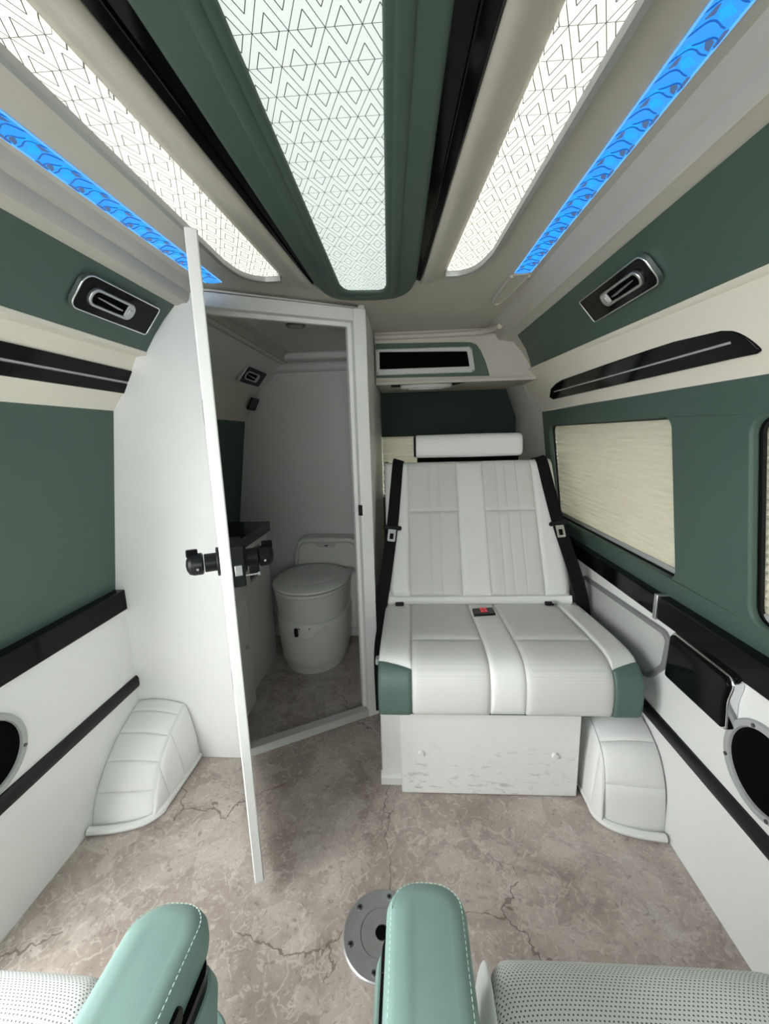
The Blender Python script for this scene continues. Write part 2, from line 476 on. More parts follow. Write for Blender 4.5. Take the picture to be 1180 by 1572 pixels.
plate3('underbody', [(-1.13, Y0, -0.05), (0.88, Y0, -0.05), (0.88, Y1+0.08, -0.05), (-1.13, Y1+0.08, -0.05)], [], (0, 0, -0.03), 'body', sk)

def wall_strip(name, prof, y0, y1, m, parent, t, bevel=0.0, smooth=40, taper=None):
    """solid strip: profile [(x,z)...] run along y, thickness t outwards (towards sign of t in x); taper gives the profile at y1"""
    p2 = taper or prof
    A = [(x, y0, z) for x, z in prof]; B = [(x, y1, z) for x, z in p2]
    A2 = [(x+t, y0, z) for x, z in prof][::-1]; B2 = [(x+t, y1, z) for x, z in p2][::-1]
    return bevmod(loft(name, [A+A2, B+B2], m, parent, smooth=smooth), bevel)

# ---- left wall --------------------------------------------------------------
wl = struct('wall_left', (-1.03, 0.6, 0), 'left side wall of white and green panels')
LY0 = 0.62           # the sliding door opening lies in front of this
wall_strip('lower_panel', [(-1.022, 0.0), (-1.03, 0.10), (-1.03, 0.64)], LY0, Y1, 'white_panel', wl, -0.06)
wall_strip('belt_rail', [(-1.018, 0.612), (-1.018, 0.687)], LY0, 1.3145, 'gloss_black', wl, -0.06, 0.004)
wall_strip('lower_rail', [(-1.022, 0.303), (-1.018, 0.313), (-1.018, 0.337), (-1.022, 0.347)], LY0, 1.3145, 'black_plastic', wl, -0.02)
wall_strip('green_panel', [(-1.055, 0.68), (-0.962, 1.308)], LY0, Y1, 'green_wall', wl, -0.05)
wall_strip('trim_panel', [(-0.962, 1.306), (-0.922, 1.358), (-0.884, 1.427), (-0.858, 1.474), (-0.850, 1.482)], LY0, Y1, 'cream_panel', wl, -0.05, taper=[(-0.962, 1.306), (-0.922, 1.358), (-0.884, 1.427), (-0.858, 1.474), (-0.850, 1.482)])
def on_left(t):  # along the trim panel between the stripe edges
    return (-0.922+(0.038)*t, 1.358+0.069*t)
wall_strip('gloss_stripe', [(on_left(0.02)[0]+0.004, on_left(0.02)[1]), (on_left(0.44)[0]+0.004, on_left(0.44)[1])], LY0, 1.3145, 'gloss_black', wl, -0.012)
wall_strip('gloss_stripe', [(on_left(0.54)[0]+0.004, on_left(0.54)[1]), (on_left(1.0)[0]+0.004, on_left(1.0)[1])], LY0, 1.3145, 'gloss_black', wl, -0.012)
wall_strip('silver_line', [(on_left(0.46)[0]+0.003, on_left(0.46)[1]), (on_left(0.52)[0]+0.003, on_left(0.52)[1])], LY0, 1.3145, 'grey_plastic', wl, -0.012)
wall_strip('ledge', [(-0.862, 1.470), (-0.826, 1.472), (-0.822, 1.482), (-0.83, 1.49)], LY0, 1.3145, 'cream_panel', wl, -0.03)
wall_strip('upper_green_panel', [(-0.825, 1.482), (-0.790, 1.533), (-0.755, 1.576), (-0.712, 1.619)], LY0, 1.3145, 'green_wall', wl, -0.05)
wall_strip('upper_white_panel', [(-0.850, 1.482), (-0.790, 1.533), (-0.755, 1.576), (-0.700, 1.632)], 1.336, Y1, 'toilet_wall', wl, -0.06)
wall_strip('cornice', [(-0.712, 1.617), (-0.704, 1.616), (-0.690, 1.621), (-0.675, 1.622), (-0.666, 1.632), (-0.662, 1.650), (-0.653, 1.653), (-0.645, 1.660), (-0.634, 1.673)], LY0, Y1, 'beige', wl, -0.03)
# front part of the left side: pillar and cant rail round the open sliding door
wall_strip('door_pillar', [(-1.03, 0.0), (-1.03, 0.69), (-0.962, 1.308), (-0.84, 1.48), (-0.66, 1.66)], 0.56, LY0, 'white_panel', wl, -0.06)
wall_strip('cant_rail', [(-0.93, 1.36), (-0.84, 1.48), (-0.66, 1.66)], Y0, 0.56, 'beige', wl, -0.06)
wall_strip('front_panel', [(-1.03, 0.0), (-1.03, 0.69), (-0.962, 1.308), (-0.84, 1.48)], Y0, -0.45, 'white_panel', wl, -0.06)

# ---- right wall -------------------------------------------------------------
wr = struct('wall_right', (0.755, 0.6, 0), 'right side wall of white and green panels with two blinds')
wall_strip('lower_panel', [(0.748, 0.0), (0.755, 0.10), (0.755, 0.66)], Y0, Y1, 'white_panel', wr, 0.06)
wall_strip('lower_rail', [(0.749, 0.291), (0.743, 0.301), (0.743, 0.327), (0.749, 0.337)], Y0, 1.60, 'black_plastic', wr, 0.02)
wall_strip('belt_rail', [(0.742, 0.632), (0.742, 0.704)], Y0, 1.185, 'gloss_black', wr, 0.06, 0.004)
wall_strip('belt_rail', [(0.746, 0.634), (0.746, 0.700)], 1.203, 2.30, 'gloss_black', wr, 0.06, 0.004)
wall_strip('rail_clip', [(0.739, 0.628), (0.739, 0.707)], 1.186, 1.202, 'silver', wr, 0.06, 0.002)
GX = lambda z: 0.775+(0.700-0.775)*(z-0.69)/(1.297-0.69)
gp = lambda pts, dx=0.0: [(GX(z)+dx, y, z) for y, z in pts]
W1 = rr(1.16, 2.12, 0.765, 1.226, 0.03); W2 = rr(-0.10, 0.898, 0.765, 1.215, 0.035)
plate3('green_panel', gp([(Y0, 0.69), (Y1, 0.69), (Y1, 1.30), (Y0, 1.30)]), [gp(W1), gp(W2)], (0.02, 0, 0), 'green_wall', wr, 0.006)
# cream band with the gloss strip
CB_F = [(0.703, 1.293), (0.690, 1.320), (0.614, 1.455)]; CB_R = [(0.703, 1.303), (0.690, 1.325), (0.580, 1.480)]
def ext(p, q, y, ya=0.75, yb=2.0):
    t = (y-ya)/(yb-ya); return [(a[0]+(b[0]-a[0])*t, a[1]+(b[1]-a[1])*t) for a, b in zip(p, q)]
wall_strip('trim_panel', ext(CB_F, CB_R, Y0), Y0, Y1, 'cream_panel', wr, 0.06, taper=ext(CB_F, CB_R, Y1))
LG_F = [(0.618, 1.448), (0.606, 1.452), (0.600, 1.460), (0.612, 1.467)]; LG_R = [(0.584, 1.474), (0.572, 1.478), (0.566, 1.486), (0.578, 1.493)]
wall_strip('ledge', ext(LG_F, LG_R, Y0), Y0, 2.03, 'cream_panel', wr, 0.03, taper=ext(LG_F, LG_R, 2.03))
UG_F = [(0.604, 1.462), (0.578, 1.502), (0.540, 1.550), (0.490, 1.602)]; UG_R = [(0.572, 1.486), (0.552, 1.520), (0.525, 1.560), (0.478, 1.612)]
# green upper panel with a slanted rear end
ua, ub = ext(UG_F, UG_R, Y0), ext(UG_F, UG_R, 1.92)
A = [(x, Y0, z) for x, z in ua]; Bq = [(x, 1.98-0.10*i/3, z) for i, (x, z) in enumerate(ub)]
loft('upper_green_panel', [A+[(x+0.04, y, z+0.02) for x, y, z in A][::-1], Bq+[(x+0.04, y, z+0.02) for x, y, z in Bq][::-1]], 'green_wall', wr)
wall_strip('upper_backing', [(x+0.006, z+0.004) for x, z in ext(UG_F, UG_R, 1.6)], 1.6, Y1, 'beige', wr, 0.05, taper=[(x+0.006, z+0.004) for x, z in ext(UG_F, UG_R, Y1)])
CO_F = [(0.492, 1.600), (0.484, 1.600), (0.470, 1.606), (0.455, 1.607), (0.447, 1.618), (0.443, 1.640), (0.436, 1.645), (0.427, 1.655), (0.418, 1.673)]
CO_R = [(0.480, 1.610), (0.470, 1.610), (0.452, 1.615), (0.432, 1.616), (0.420, 1.626), (0.414, 1.642), (0.404, 1.647), (0.392, 1.656), (0.380, 1.673)]
wall_strip('cornice', ext(CO_F, CO_R, Y0), Y0, 2.03, 'beige', wr, 0.05, taper=ext(CO_F, CO_R, 2.03))

wf = struct('wall_front_added', (-0.1, Y0, 0), 'unseen added bulkhead behind the camera')
plate3('blocker', fr((0, Y0, 0), (1, 0, 0), (0, 0, 1))([(-1.1, -0.05), (0.86, -0.05), (0.86, 1.78), (-1.1, 1.78)]), [fr((0, Y0, 0), (1, 0, 0), (0, 0, 1))(rr(-0.75, 0.45, 0.95, 1.45, 0.05))], (0, -0.02, 0), 'cream_panel', wf)  # added out of view to keep front light off the toilet cubicle

# ---- rear -------------------------------------------------------------------
wb = struct('wall_rear', (0.2, Y1, 0), 'rear end of the van behind the bench')
plate3('rear_green_panel', xz(2.40)([(-0.17, 1.192), (0.70, 1.192), (0.70, 1.50), (-0.17, 1.50)]), [], (0, 0.04, 0), 'shaded_green', wb, 0.004)
plate3('lower_green_panel', xz(2.40)([(-0.17, 0.0), (0.80, 0.0), (0.80, 0.835), (-0.17, 0.835)]), [], (0, 0.04, 0), 'shaded_green', wb, 0.004)
plate3('side_green_panel', xz(2.40)([(0.64, 0.835), (0.80, 0.835), (0.80, 1.192), (0.64, 1.192)]), [], (0, 0.04, 0), 'green_wall', wb)
# header above the bench
hd = box('header', (-0.145, 2.0, 1.452), (0.615, 2.04, 1.70), 'beige', wb)
lip = loft('header_lip', [[(x, 1.992, 1.437), (x, 1.988, 1.447), (x, 1.992, 1.457), (x, 2.03, 1.457), (x, 2.03, 1.437)] for x in (-0.145, 0.60)], 'beige', wb)
plate3('soffit', [(-0.145, 1.998, 1.440), (0.66, 1.998, 1.440), (0.70, Y1, 1.440), (-0.145, Y1, 1.440)], [], (0, 0, 0.012), 'beige', wb)
cur = [(-0.142, 1.470), (0.388, 1.462), (0.370, 1.520), (0.345, 1.575), (0.325, 1.602), (0.300, 1.612), (0.26, 1.615), (-0.142, 1.624)]
plate3('header_green_panel', xz(1.994)(cur), [], (0, 0.008, 0), 'green_wall', wb, 0.003)
tube('header_cornice', smooth_curve([(-0.145, 1.995, 1.650), (0.15, 1.995, 1.650), (0.30, 1.985, 1.650), (0.37, 1.94, 1.648), (0.40, 1.86, 1.644)]), 0.012, 'beige', wb, 10)
# corner pillar trim on the right
ring = []
for z, xl, xr in ((1.445, 0.555, 0.655), (1.36, 0.590, 0.668), (1.285, 0.618, 0.690), (1.15, 0.622, 0.697), (0.70, 0.625, 0.70)):
    ring.append([(xl, 2.36, z), (xl+0.012, 2.30, z), (xl+0.045, 2.215, z), (xr-0.012, 2.195, z), (xr, 2.20, z), (xr+0.1, 2.20, z), (xr+0.1, 2.40, z), (xl, 2.40, z)])
loft('corner_pillar', ring, 'pillar', wb, smooth=25)

# ---- toilet room walls ------------------------------------------------------
wt = struct('wall_toilet', (-0.6, Y1, 0), 'plain grey white rear wall of the toilet cubicle')
plate3('rear_panel', xz(2.41)([(-1.06, 0), (-0.17, 0), (-0.17, 1.72), (-1.06, 1.72)]), [], (0, 0.03, 0), 'toilet_wall', wt)
box('skirting', (-1.05, 2.27, 0), (-0.17, 2.41, 0.075), 'toilet_wall', wt, 0.01)
tube('coving', [(-1.0, 2.40, 1.60), (-0.17, 2.40, 1.60)], 0.028, 'toilet_wall', wt, 12)
tube('coving', [(-0.70, 1.45, 1.645), (-0.70, 2.40, 1.645)], 0.03, 'toilet_wall', wt, 12)
box('coving_step', (-0.72, 2.30, 1.625), (-0.17, 2.41, 1.665), 'toilet_wall', wt, 0.012)
wd = struct('wall_divider', (-0.16, 2.0, 0), 'thin white wall between toilet cubicle and bench')
box('panel', (-0.172, 1.585, 0), (-0.150, Y1, 1.69), 'white_paint', wd)

# ---- white partition and toilet door ---------------------------------------
wp = struct('wall_partition', (-0.85, 1.325, 0), 'white partition closing the toilet cubicle')
pp = [(-1.075, 0.0), (-0.645, 0.0), (-0.645, 1.672), (-0.60, 1.675), (-0.668, 1.66), (-0.73, 1.645), (-0.845, 1.50), (-0.98, 1.33), (-1.075, 0.68)]
plate3('panel', xz(1.315)([(-1.075, 0.0), (-0.648, 0.0), (-0.648, 1.676), (-0.69, 1.676), (-0.76, 1.61), (-0.86, 1.50), (-0.985, 1.33), (-1.075, 0.68)]), [], (0, 0.022, 0), 'white_paint', wp, 0.002)

HX, HY = -0.640, 1.322     # hinge
PX, PY = -0.168, 1.577     # latch post
dv = Vector((PX-HX, PY-HY, 0)); DW = dv.length; du = dv.normalized(); dn = Vector((du.y, -du.x, 0))   # dn points into the saloon
trim = struct('trim_1', (HX, HY, 0), 'white frame round the toilet doorway')
F3 = lambda s, d, z: Vector((HX, HY, 0))+du*s+dn*d+Vector((0, 0, z))
def obox(name, s0, s1, d0, d1, z0, z1, m, parent, bevel=0.0):
    return plate3(name, [F3(s0, d0, z0), F3(s1, d0, z0), F3(s1, d1, z0), F3(s0, d1, z0)], [], (0, 0, z1-z0), m, parent, bevel)
obox('latch_post', DW-0.028, DW+0.022, -0.025, 0.012, 0, 1.655, 'white_paint', trim, 0.003)
obox('hinge_post', -0.010, 0.016, -0.025, 0.002, 0, 1.655, 'white_paint', trim, 0.003)
obox('head_rail', 0.016, DW-0.028, -0.025, 0.010, 1.612, 1.655, 'white_paint', trim, 0.003)
obox('door_stop', 0.016, DW-0.028, -0.040, -0.022, 1.598, 1.640, 'white_paint', trim, 0.002)
obox('threshold', -0.010, DW-0.028, -0.032, 0.012, 0, 0.034, 'light_grey', trim, 0.004)
obox('latch_stop', DW-0.042, DW-0.026, -0.040, -0.018, 0.034, 1.612, 'white_paint', trim, 0.002)
sp_ = obox('strike_plate', DW-0.034, DW-0.022, -0.004, 0.0135, 0.893, 0.935, 'black_plastic', trim, 0.001)

# door leaf, built along its own axis: local x runs from hinge to free edge
TX, TY = -0.406, 0.855
ang = math.atan2(TY-HY, TX-HX); LEN = math.hypot(TX-HX, TY-HY)
dr = struct('door_1', (HX-0.003, HY-0.012, 0), 'white toilet door standing open, seen edge on')
del dr['base']; dr.rotation_euler = (0, 0, ang)
box('leaf', (0.004, -0.012, 0.052), (LEN, 0.012, 1.605), 'white_paint', dr, 0.003)
box('hinge', (-0.004, -0.014, 0.30), (0.010, 0.014, 0.38), 'silver', dr, 0.003)
box('hinge', (-0.004, -0.014, 1.25), (0.010, 0.014, 1.33), 'silver', dr, 0.003)
# local +y is the toilet side (right), local -y the saloon side (left)
hx, hz = LEN-0.062, 0.920
lk = box('lock_case', (hx-0.045, 0.012, hz-0.052), (hx+0.058, 0.040, hz+0.045), 'black_plastic', dr, 0.003)
box('latch_bolt', (hx+0.056, 0.017, hz-0.022), (hx+0.068, 0.033, hz+0.002), 'silver', lk, 0.001)
def knob(s):
    y = lambda d: s*(0.012+d)
    c0 = 0.028 if s > 0 else 0.0
    ro = cyl('rosette', (hx, y(c0), hz), (0, s, 0), 0.034, 0.007, 'black_plastic', dr, 28, 0.002)
    cyl('knob_neck', (hx, y(c0+0.007), hz), (0, s, 0), 0.0215, 0.026, 'black_plastic', dr, 24, 0.001)
    prof = [(0.0, 0.022), (0.003, 0.0255), (0.022, 0.0255), (0.031, 0.022), (0.036, 0.013), (0.0375, 0.004)]
    rings = []
    for d, r in prof:
        rings.append([(hx+r*math.cos(2*PI*i/24), y(c0+0.035+d), hz+r*math.sin(2*PI*i/24)) for i in range(24)])
    kb = loft('knob', rings, 'black_plastic', dr)
    box('thumb_piece', (hx-0.007, min(y(c0+0.045), y(c0+0.070)), hz+0.018), (hx+0.007, max(y(c0+0.045), y(c0+0.070)), hz+0.036), 'gloss_black', kb, 0.003)
    cyl('grub_screw', (hx+0.0235, y(c0+0.048), hz-0.006), (1, 0, 0), 0.003, 0.003, 'chrome', kb, 12)
knob(-1); knob(1)
cpn = cyl('coat_pin', (hx+0.045, 0.040, hz-0.030), (0, 1, 0), 0.0025, 0.030, 'chrome', dr, 10)
cyl('pin_head', (hx+0.045, 0.068, hz-0.030), (0, 1, 0), 0.005, 0.004, 'chrome', cpn, 12)

# ---- ceiling ----------------------------------------------------------------
ce = struct('ceiling', (-0.1, 0.6, 1.672), 'pale beige padded roof lining')
ZC = 1.672
plate3('headlining', [(-0.66, Y0, ZC), (0.46, Y0, ZC), (0.46, 2.03, ZC), (-0.13, 2.03, ZC), (-0.13, Y1, ZC), (-0.75, Y1, ZC), (-0.75, 1.33, ZC), (-0.66, 1.33, ZC)], [], (0, 0, 0.02), 'beige', ce)
plate3('toilet_ceiling', [(-0.75, 1.345, 1.664), (-0.62, 1.345, 1.664), (-0.17, 1.60, 1.664), (-0.17, Y1, 1.664), (-0.75, Y1, 1.664)], [], (0, 0, 0.006), 'toilet_wall', ce)
def lerp(a, b, t): return a+(b-a)*t
def edge_x(p, q): # straight line through two (x,y) points
    return lambda y: p[0]+(q[0]-p[0])*(y-p[1])/(q[1]-p[1])
gL = edge_x((-0.285, 0.504), (-0.272, 1.30)); gR = edge_x((0.059, 0.535), (0.036, 1.32))
lL = edge_x((-0.193, 0.513), (-0.199, 1.385)); lR = edge_x((-0.019, 0.528), (-0.060, 1.405))
# green console round the middle light
CZ = 1.650
outer = [(gL(Y0), Y0), (gL(1.30), 1.30)]+[(p.x, p.y) for p in smooth_curve([(gL(1.30), 1.30, 0), (-0.255, 1.40, 0), (-0.215, 1.455, 0), (-0.13, 1.475, 0), (-0.04, 1.468, 0), (0.012, 1.415, 0), (gR(1.32), 1.32, 0)], 30)[1:]]+[(gR(Y0), Y0)]
inner = [(lL(Y0+0.1), Y0+0.1), (lL(1.34), 1.34), (lL(1.34)+0.008, 1.375), (-0.18, 1.392), (-0.085, 1.404), (lR(1.36)-0.008, 1.395), (lR(1.36), 1.36), (lR(Y0+0.1), Y0+0.1)]
flat = lambda z: (lambda pts: [(a, b, z) for a, b in pts])
plate3('green_console', flat(CZ)(outer), [flat(CZ)(inner)], (0, 0, 0.03), 'green_wall', ce, 0.009, 4)
ridge_pts = [(lL(Y0+0.1)-0.026, Y0+0.1), (lL(0.9)-0.026, 0.9), (lL(1.33)-0.026, 1.33), (lL(1.36)-0.014, 1.40), (-0.178, 1.424), (-0.085, 1.434), (lR(1.37)+0.014, 1.420), (lR(1.36)+0.026, 1.36), (lR(0.9)+0.026, 0.9), (lR(Y0+0.1)+0.026, Y0+0.1)]
tube('console_ridge', [(p.x, p.y, CZ+0.002) for p in smooth_curve([(a, b, 0) for a, b in ridge_pts], 90)], 0.013, 'green_wall', ce, 12, False, 0.006)
# gloss black channels each side of the console
bLo = edge_x((-0.334, 0.50), (-0.282, 1.30)); bRo = edge_x((0.114, 0.540), (0.052, 1.32))
def channel(gi, bo, yend, s):
    n = 24; V = []; rows = []
    for k in range(n+1):
        y = Y0+(yend-Y0)*k/n
        a, b = gi(y), bo(y)
        if k == n: b = lerp(a, b, 0.75)
        rows.append([(a-s*0.004, y, CZ+0.012), (lerp(a, b, 0.48), y, CZ+0.0085), (lerp(a, b, 0.50), y, CZ+0.003), (lerp(a, b, 0.54), y, CZ+0.003), (lerp(a, b, 0.56), y, CZ+0.010), (lerp(a, b, 0.95), y, CZ+0.006), (b+s*0.002, y, CZ+0.010), (b+s*0.002, y, CZ+0.024), (a-s*0.004, y, CZ+0.024)])
    return loft('gloss_channel', rows, 'gloss_black', ce)
channel(gL, bLo, 1.315, -1); channel(gR, bRo, 1.335, 1)
# padded beige beams outside the channels
def beam(bo, li, yend, s):
    rows = []; n = 30
    for k in range(n+1):
        y = Y0+(yend-Y0)*k/n
        a, b = bo(y), li(min(y, 1.27))
        h = 0.024*min(1.0, (yend-y)/0.12+0.02)
        w = b-a
        rows.append([(a+w*t, y, ZC+0.003-h*q) for t, q in ((0.0, 0.2), (0.03, 0.7), (0.12, 0.95), (0.25, 1.0), (0.42, 0.85), (0.6, 0.45), (0.8, 0.30), (0.97, 0.22), (1.0, 0.0))])
    loft('padded_beam', rows, 'beige', ce, smooth=70)
sLi = edge_x((-0.402, 0.494), (-0.366, 1.264)); sLo = edge_x((-0.467, 0.538), (-0.470, 1.00))
sRi = edge_x((0.186, 0.546), (0.124, 1.297)); sRo = edge_x((0.262, 0.553), (0.226, 1.20))
beam(bLo, sLi, 1.42, -1); beam(bRo, sRi, 1.42, 1)

# ================================================================== CEILING LIGHTS
# middle light
t = thing('ceiling_light', (-0.11, 0.6, 1.66), 'wide cool white patterned ceiling light set in the green console', 'ceiling light')
plate3('diffuser', flat(1.6605)([(a, b) for a, b in [(lL(Y0+0.1)-0.004, Y0+0.1), (lL(1.34)-0.004, 1.34), (lL(1.34)+0.004, 1.379), (-0.18, 1.396), (-0.085, 1.408), (lR(1.36)+0.000, 1.400), (lR(1.36)+0.004, 1.36), (lR(Y0+0.1)+0.004, Y0+0.1)]]), [], (0, 0, 0.008), 'lit_mid', t)
def side_light(li, lo, yend, s, m, label):
    e = thing('ceiling_light', ((li(0.6)+lo(0.6))/2, 0.6, 1.66), label, 'ceiling light', 'narrow patterned ceiling lights')
    pts = [(li(Y0+0.1), Y0+0.1), (li(yend), yend)]
    c = smooth_curve([(lerp(li(yend), lo(yend), 0.35), yend+0.002, 0), (lerp(li(yend), lo(yend), 0.68), yend-0.018, 0), (lerp(li(yend), lo(yend), 0.90), yend-0.06, 0), (lo(yend-0.13), yend-0.13, 0)], 15)
    pts += [(p.x, p.y) for p in c]+[(lo(Y0+0.1), Y0+0.1)]
    plate3('diffuser', flat(1.6655)(pts), [], (0, 0, 0.006), m, e)
    # silver edge on the outer side and round the end
    path = [(li(yend)-s*0.004, yend+0.004)]+[(p.x, p.y+0.003) for p in c]+[(lo(y), y) for y in (yend-0.3, 0.3, Y0+0.1)]
    rows = []
    for i, (x, y) in enumerate(path):
        a = Vector(path[max(i-1, 0)]+(0,)); b = Vector(path[min(i+1, len(path)-1)]+(0,)); tg = (b-a).normalized(); nn = Vector((tg.y, -tg.x, 0))
        if nn.dot(Vector((s, 0.5, 0))) < 0: nn = -nn
        p = Vector((x, y, 0))
        rows.append([p+nn*d+Vector((0, 0, z)) for d, z in ((0.0, 1.657), (0.001, 1.653), (0.010, 1.651), (0.0115, 1.655), (0.012, 1.671), (0.0, 1.671))])
    loft('frame', rows, 'frame_grey', e)
    return e
side_light(sLi, sLo, 1.262, -1, 'lit_side2', 'narrow warm white patterned ceiling light above the open toilet door')
side_light(sRi, sRo, 1.292, 1, 'lit_side', 'narrow warm white patterned ceiling light on the bench side of the console')

# blue crystal strips
def blue_strip(xc, hw, y0, y1, z, label, flip):
    e = thing('led_strip', (xc(0.6), 0.6, z), label, 'led strip', 'blue crystal light strips')
    F = lambda s, y, dz=0.0: Vector((xc(y)+hw*s, y, z-dz))
    n = 16; L = []
    pts = [F(-1, y0), F(1, y0), F(1, y1-hw*0.6)]+[F(math.cos(a), y1-hw*0.6+hw*0.6*math.sin(a)) for a in [PI*k/8 for k in range(1, 8)]]+[F(-1, y1-hw*0.6)]
    plate3('lens', pts, [], (0, 0, 0.01), 'blue', e)
    for s in (-0.96, 0.96):
        tube('lit_edge', [F(s, y0, 0.001), F(s, y1-hw*0.4, 0.001)], 0.0016, 'blue_rim', e, 6)
    per = 0.0655; swirl = []; facets = []; bright = []
    k = 0; y = y0+0.02
    def tri(dst, *p):
        b = [F(s*flip, yy, 0.0015) for s, yy in p]; c = [q+Vector((0, 0, -0.0015)) for q in b]
        m_ = len(b); V = b+c
        F_ = [tuple(range(m_)), tuple(range(m_, 2*m_))[::-1]]+[(i, (i+1) % m_, m_+(i+1) % m_, m_+i) for i in range(m_)]
        dst.append((V, F_))
    while y < y1-per*0.9:
        # S shaped creases running across the strip, and the dull facets between them
        for off, amp in ((0.0, 1.0), (0.030, 0.8)):
            c = smooth_curve([F(-0.8*amp*flip, y+off+0.020, 0.002), F(-0.35*flip, y+off+0.016, 0.003), F(0.15*flip, y+off+0.008, 0.003), F(0.55*flip, y+off+0.010, 0.003), F(0.95*flip, y+off+0.030, 0.002)], 14)
            swirl.append(tube_data(c, [0.0004]+[0.0011]*(len(c)-2)+[0.0004], 5))
        c = smooth_curve([F(-0.85*flip, y+0.012, 0.002), F(-0.78*flip, y+0.000, 0.003), F(-0.35*flip, y-0.006, 0.003), F(0.1*flip, y+0.0, 0.003), F(0.4*flip, y+0.004, 0.002)], 12)
        swirl.append(tube_data(c, [0.0004]+[0.001]*(len(c)-2)+[0.0004], 5))
        tri(facets, (-0.72, y+0.014), (-0.40, y+0.010), (-0.12, y-0.001), (-0.30, y-0.005), (-0.60, y+0.001))
        tri(facets, (-0.90, y+0.004), (-0.74, y+0.008), (-0.70, y-0.012), (-0.86, y-0.014))
        tri(facets, (0.42, y+0.030), (0.70, y+0.036), (0.62, y+0.022), (0.50, y+0.018))
        tri(bright, (-0.55, y+0.030), (0.05, y+0.020), (0.30, y+0.028), (-0.05, y+0.040))
        tri(bright, (-0.1, y+0.003), (0.45, y+0.004), (0.75, y+0.016), (0.15, y+0.012))
        y += per
    V, F_ = join_data(swirl); frompy('crystal_creases', V, F_, 'blue_crease', e)['kind'] = 'stuff'
    V, F_ = join_data(facets); frompy('dull_facets', V, F_, 'blue_dark', e, 0)['kind'] = 'stuff'
    V, F_ = join_data(bright); frompy('bright_facets', V, F_, 'blue_bright', e, 0)['kind'] = 'stuff'
    return e
blue_strip(edge_x((-0.594, 0.65), (-0.577, 1.285)), 0.0255, Y0+0.2, 1.31, 1.6712, 'blue lit crystal strip in the ceiling on the toilet door side', 1)
blue_strip(edge_x((0.375, 0.574), (0.355, 1.36)), 0.025, Y0+0.2, 1.36, 1.6712, 'blue lit crystal strip in the ceiling above the window blinds', -1)
plate3('empty_groove', [(0.331, 1.365, 1.6695), (0.378, 1.365, 1.6695), (0.352, 1.63, 1.6695), (0.322, 1.64, 1.6695)], [], (0, 0, 0.004), 'beige', ce)
tube('groove_lip', smooth_curve([(0.328, 1.37, 1.670), (0.318, 1.55, 1.670), (0.325, 1.63, 1.670), (0.345, 1.645, 1.670)]), 0.006, 'beige', ce, 8)
tube('groove_lip', smooth_curve([(0.381, 1.375, 1.670), (0.365, 1.55, 1.670), (0.352, 1.63, 1.670)]), 0.005, 'beige', ce, 8)

# ================================================================== AIR VENTS
def air_vent(O, U, V, N, hu, hv, radii, label, small=False, far_plain=1):
    """black glossy panel with a chrome rim, oval chrome ring, lens, lever and switch; U along the wall, V up, N into the room"""
    O, U, V, N = Vector(O), Vector(U).normalized(), Vector(V).normalized(), Vector(N).normalized()
    e = thing('air_vent', O, label, 'air vent', 'oval air vents in black panels')
    f = lambda d: fr(O+N*d, U, V)
    out = rr(-hu, hu, -hv, hv, radii, 6)
    ins = rr(-hu+0.004, hu-0.004, -hv+0.004, hv-0.004, [max(r-0.004, 0.003) for r in radii], 6)
    plate3('rim', f(0.011)(out), [f(0.011)(ins)], -N*0.014, 'chrome', e, 0.0015)
    plate3('panel', f(0.009)(ins), [], -N*0.012, 'gloss_black', e, 0.001)
    k = 0.55 if not small else 0.62
    s = far_plain
    cu = -s*hu*0.22; ru = hu*k; rv = hv*0.50
    ro = rr(cu-ru, cu+ru, -rv, rv, rv*0.92, 8); ri = rr(cu-ru+0.008, cu+ru-0.008, -rv+0.007, rv-0.007, (rv-0.007)*0.92, 8)
    rg = plate3('ring', f(0.017)(ro), [f(0.017)(ri)], -N*0.010, 'silver', e, 0.002)
    plate3('lens', f(0.0125)(ri), [], -N*0.004, 'black_hole', rg)
    a, b = cu+s*ru*0.62, cu+s*(ru-0.006)
    spl = plate3('switch_plate', f(0.0165)(rr(min(a, b), max(a, b), -rv+0.006, rv-0.006, 0.006)), [], -N*0.006, 'light_grey', e, 0.001)
    c = (a+b)/2
    plate3('push_button', f(0.019)(rr(c-0.007, c+0.007, -0.008, 0.008, 0.002)), [], -N*0.004, 'silver', spl, 0.001)
    P = lambda u, v, d: O+U*u+V*v+N*d
    tube('lever', [P(cu-s*ru*0.72, rv*0.12, 0.016), P(cu-s*ru*0.25, rv*0.03, 0.018), P(cu+s*ru*0.2, -rv*0.08, 0.018), P(cu+s*ru*0.42, -rv*0.10, 0.016)], [0.0015, 0.0028, 0.0032, 0.002], 'silver', rg, 6)
    return e
nl = Vector((0.139, 0, -0.111)).normalized()
air_vent((-0.7625+nl.x*0.002, 1.113, 1.559), (0, 1, 0), (0.111, 0, 0.139), nl, 0.142, 0.046, (0.022, 0.012, 0.012, 0.03), 'black air vent with oval chrome ring on the green panel beside the white partition')
nr = Vector((-0.137, 0, -0.116)).normalized()
air_vent((0.538+nr.x*0.002, 1.140, 1.543), (0, 1, 0), (-0.116, 0, 0.137), nr, 0.160, 0.039, (0.022, 0.008, 0.008, 0.022), 'black air vent with oval chrome ring on the green panel above the window blinds')
air_vent((-0.797, 2.15, 1.5235), (0, 1, 0), (0.1, 0, 0.125), Vector((0.125, 0, -0.1)), 0.135, 0.047, (0.016, 0.010, 0.010, 0.016), 'small black air vent high on the side wall inside the toilet cubicle', True)
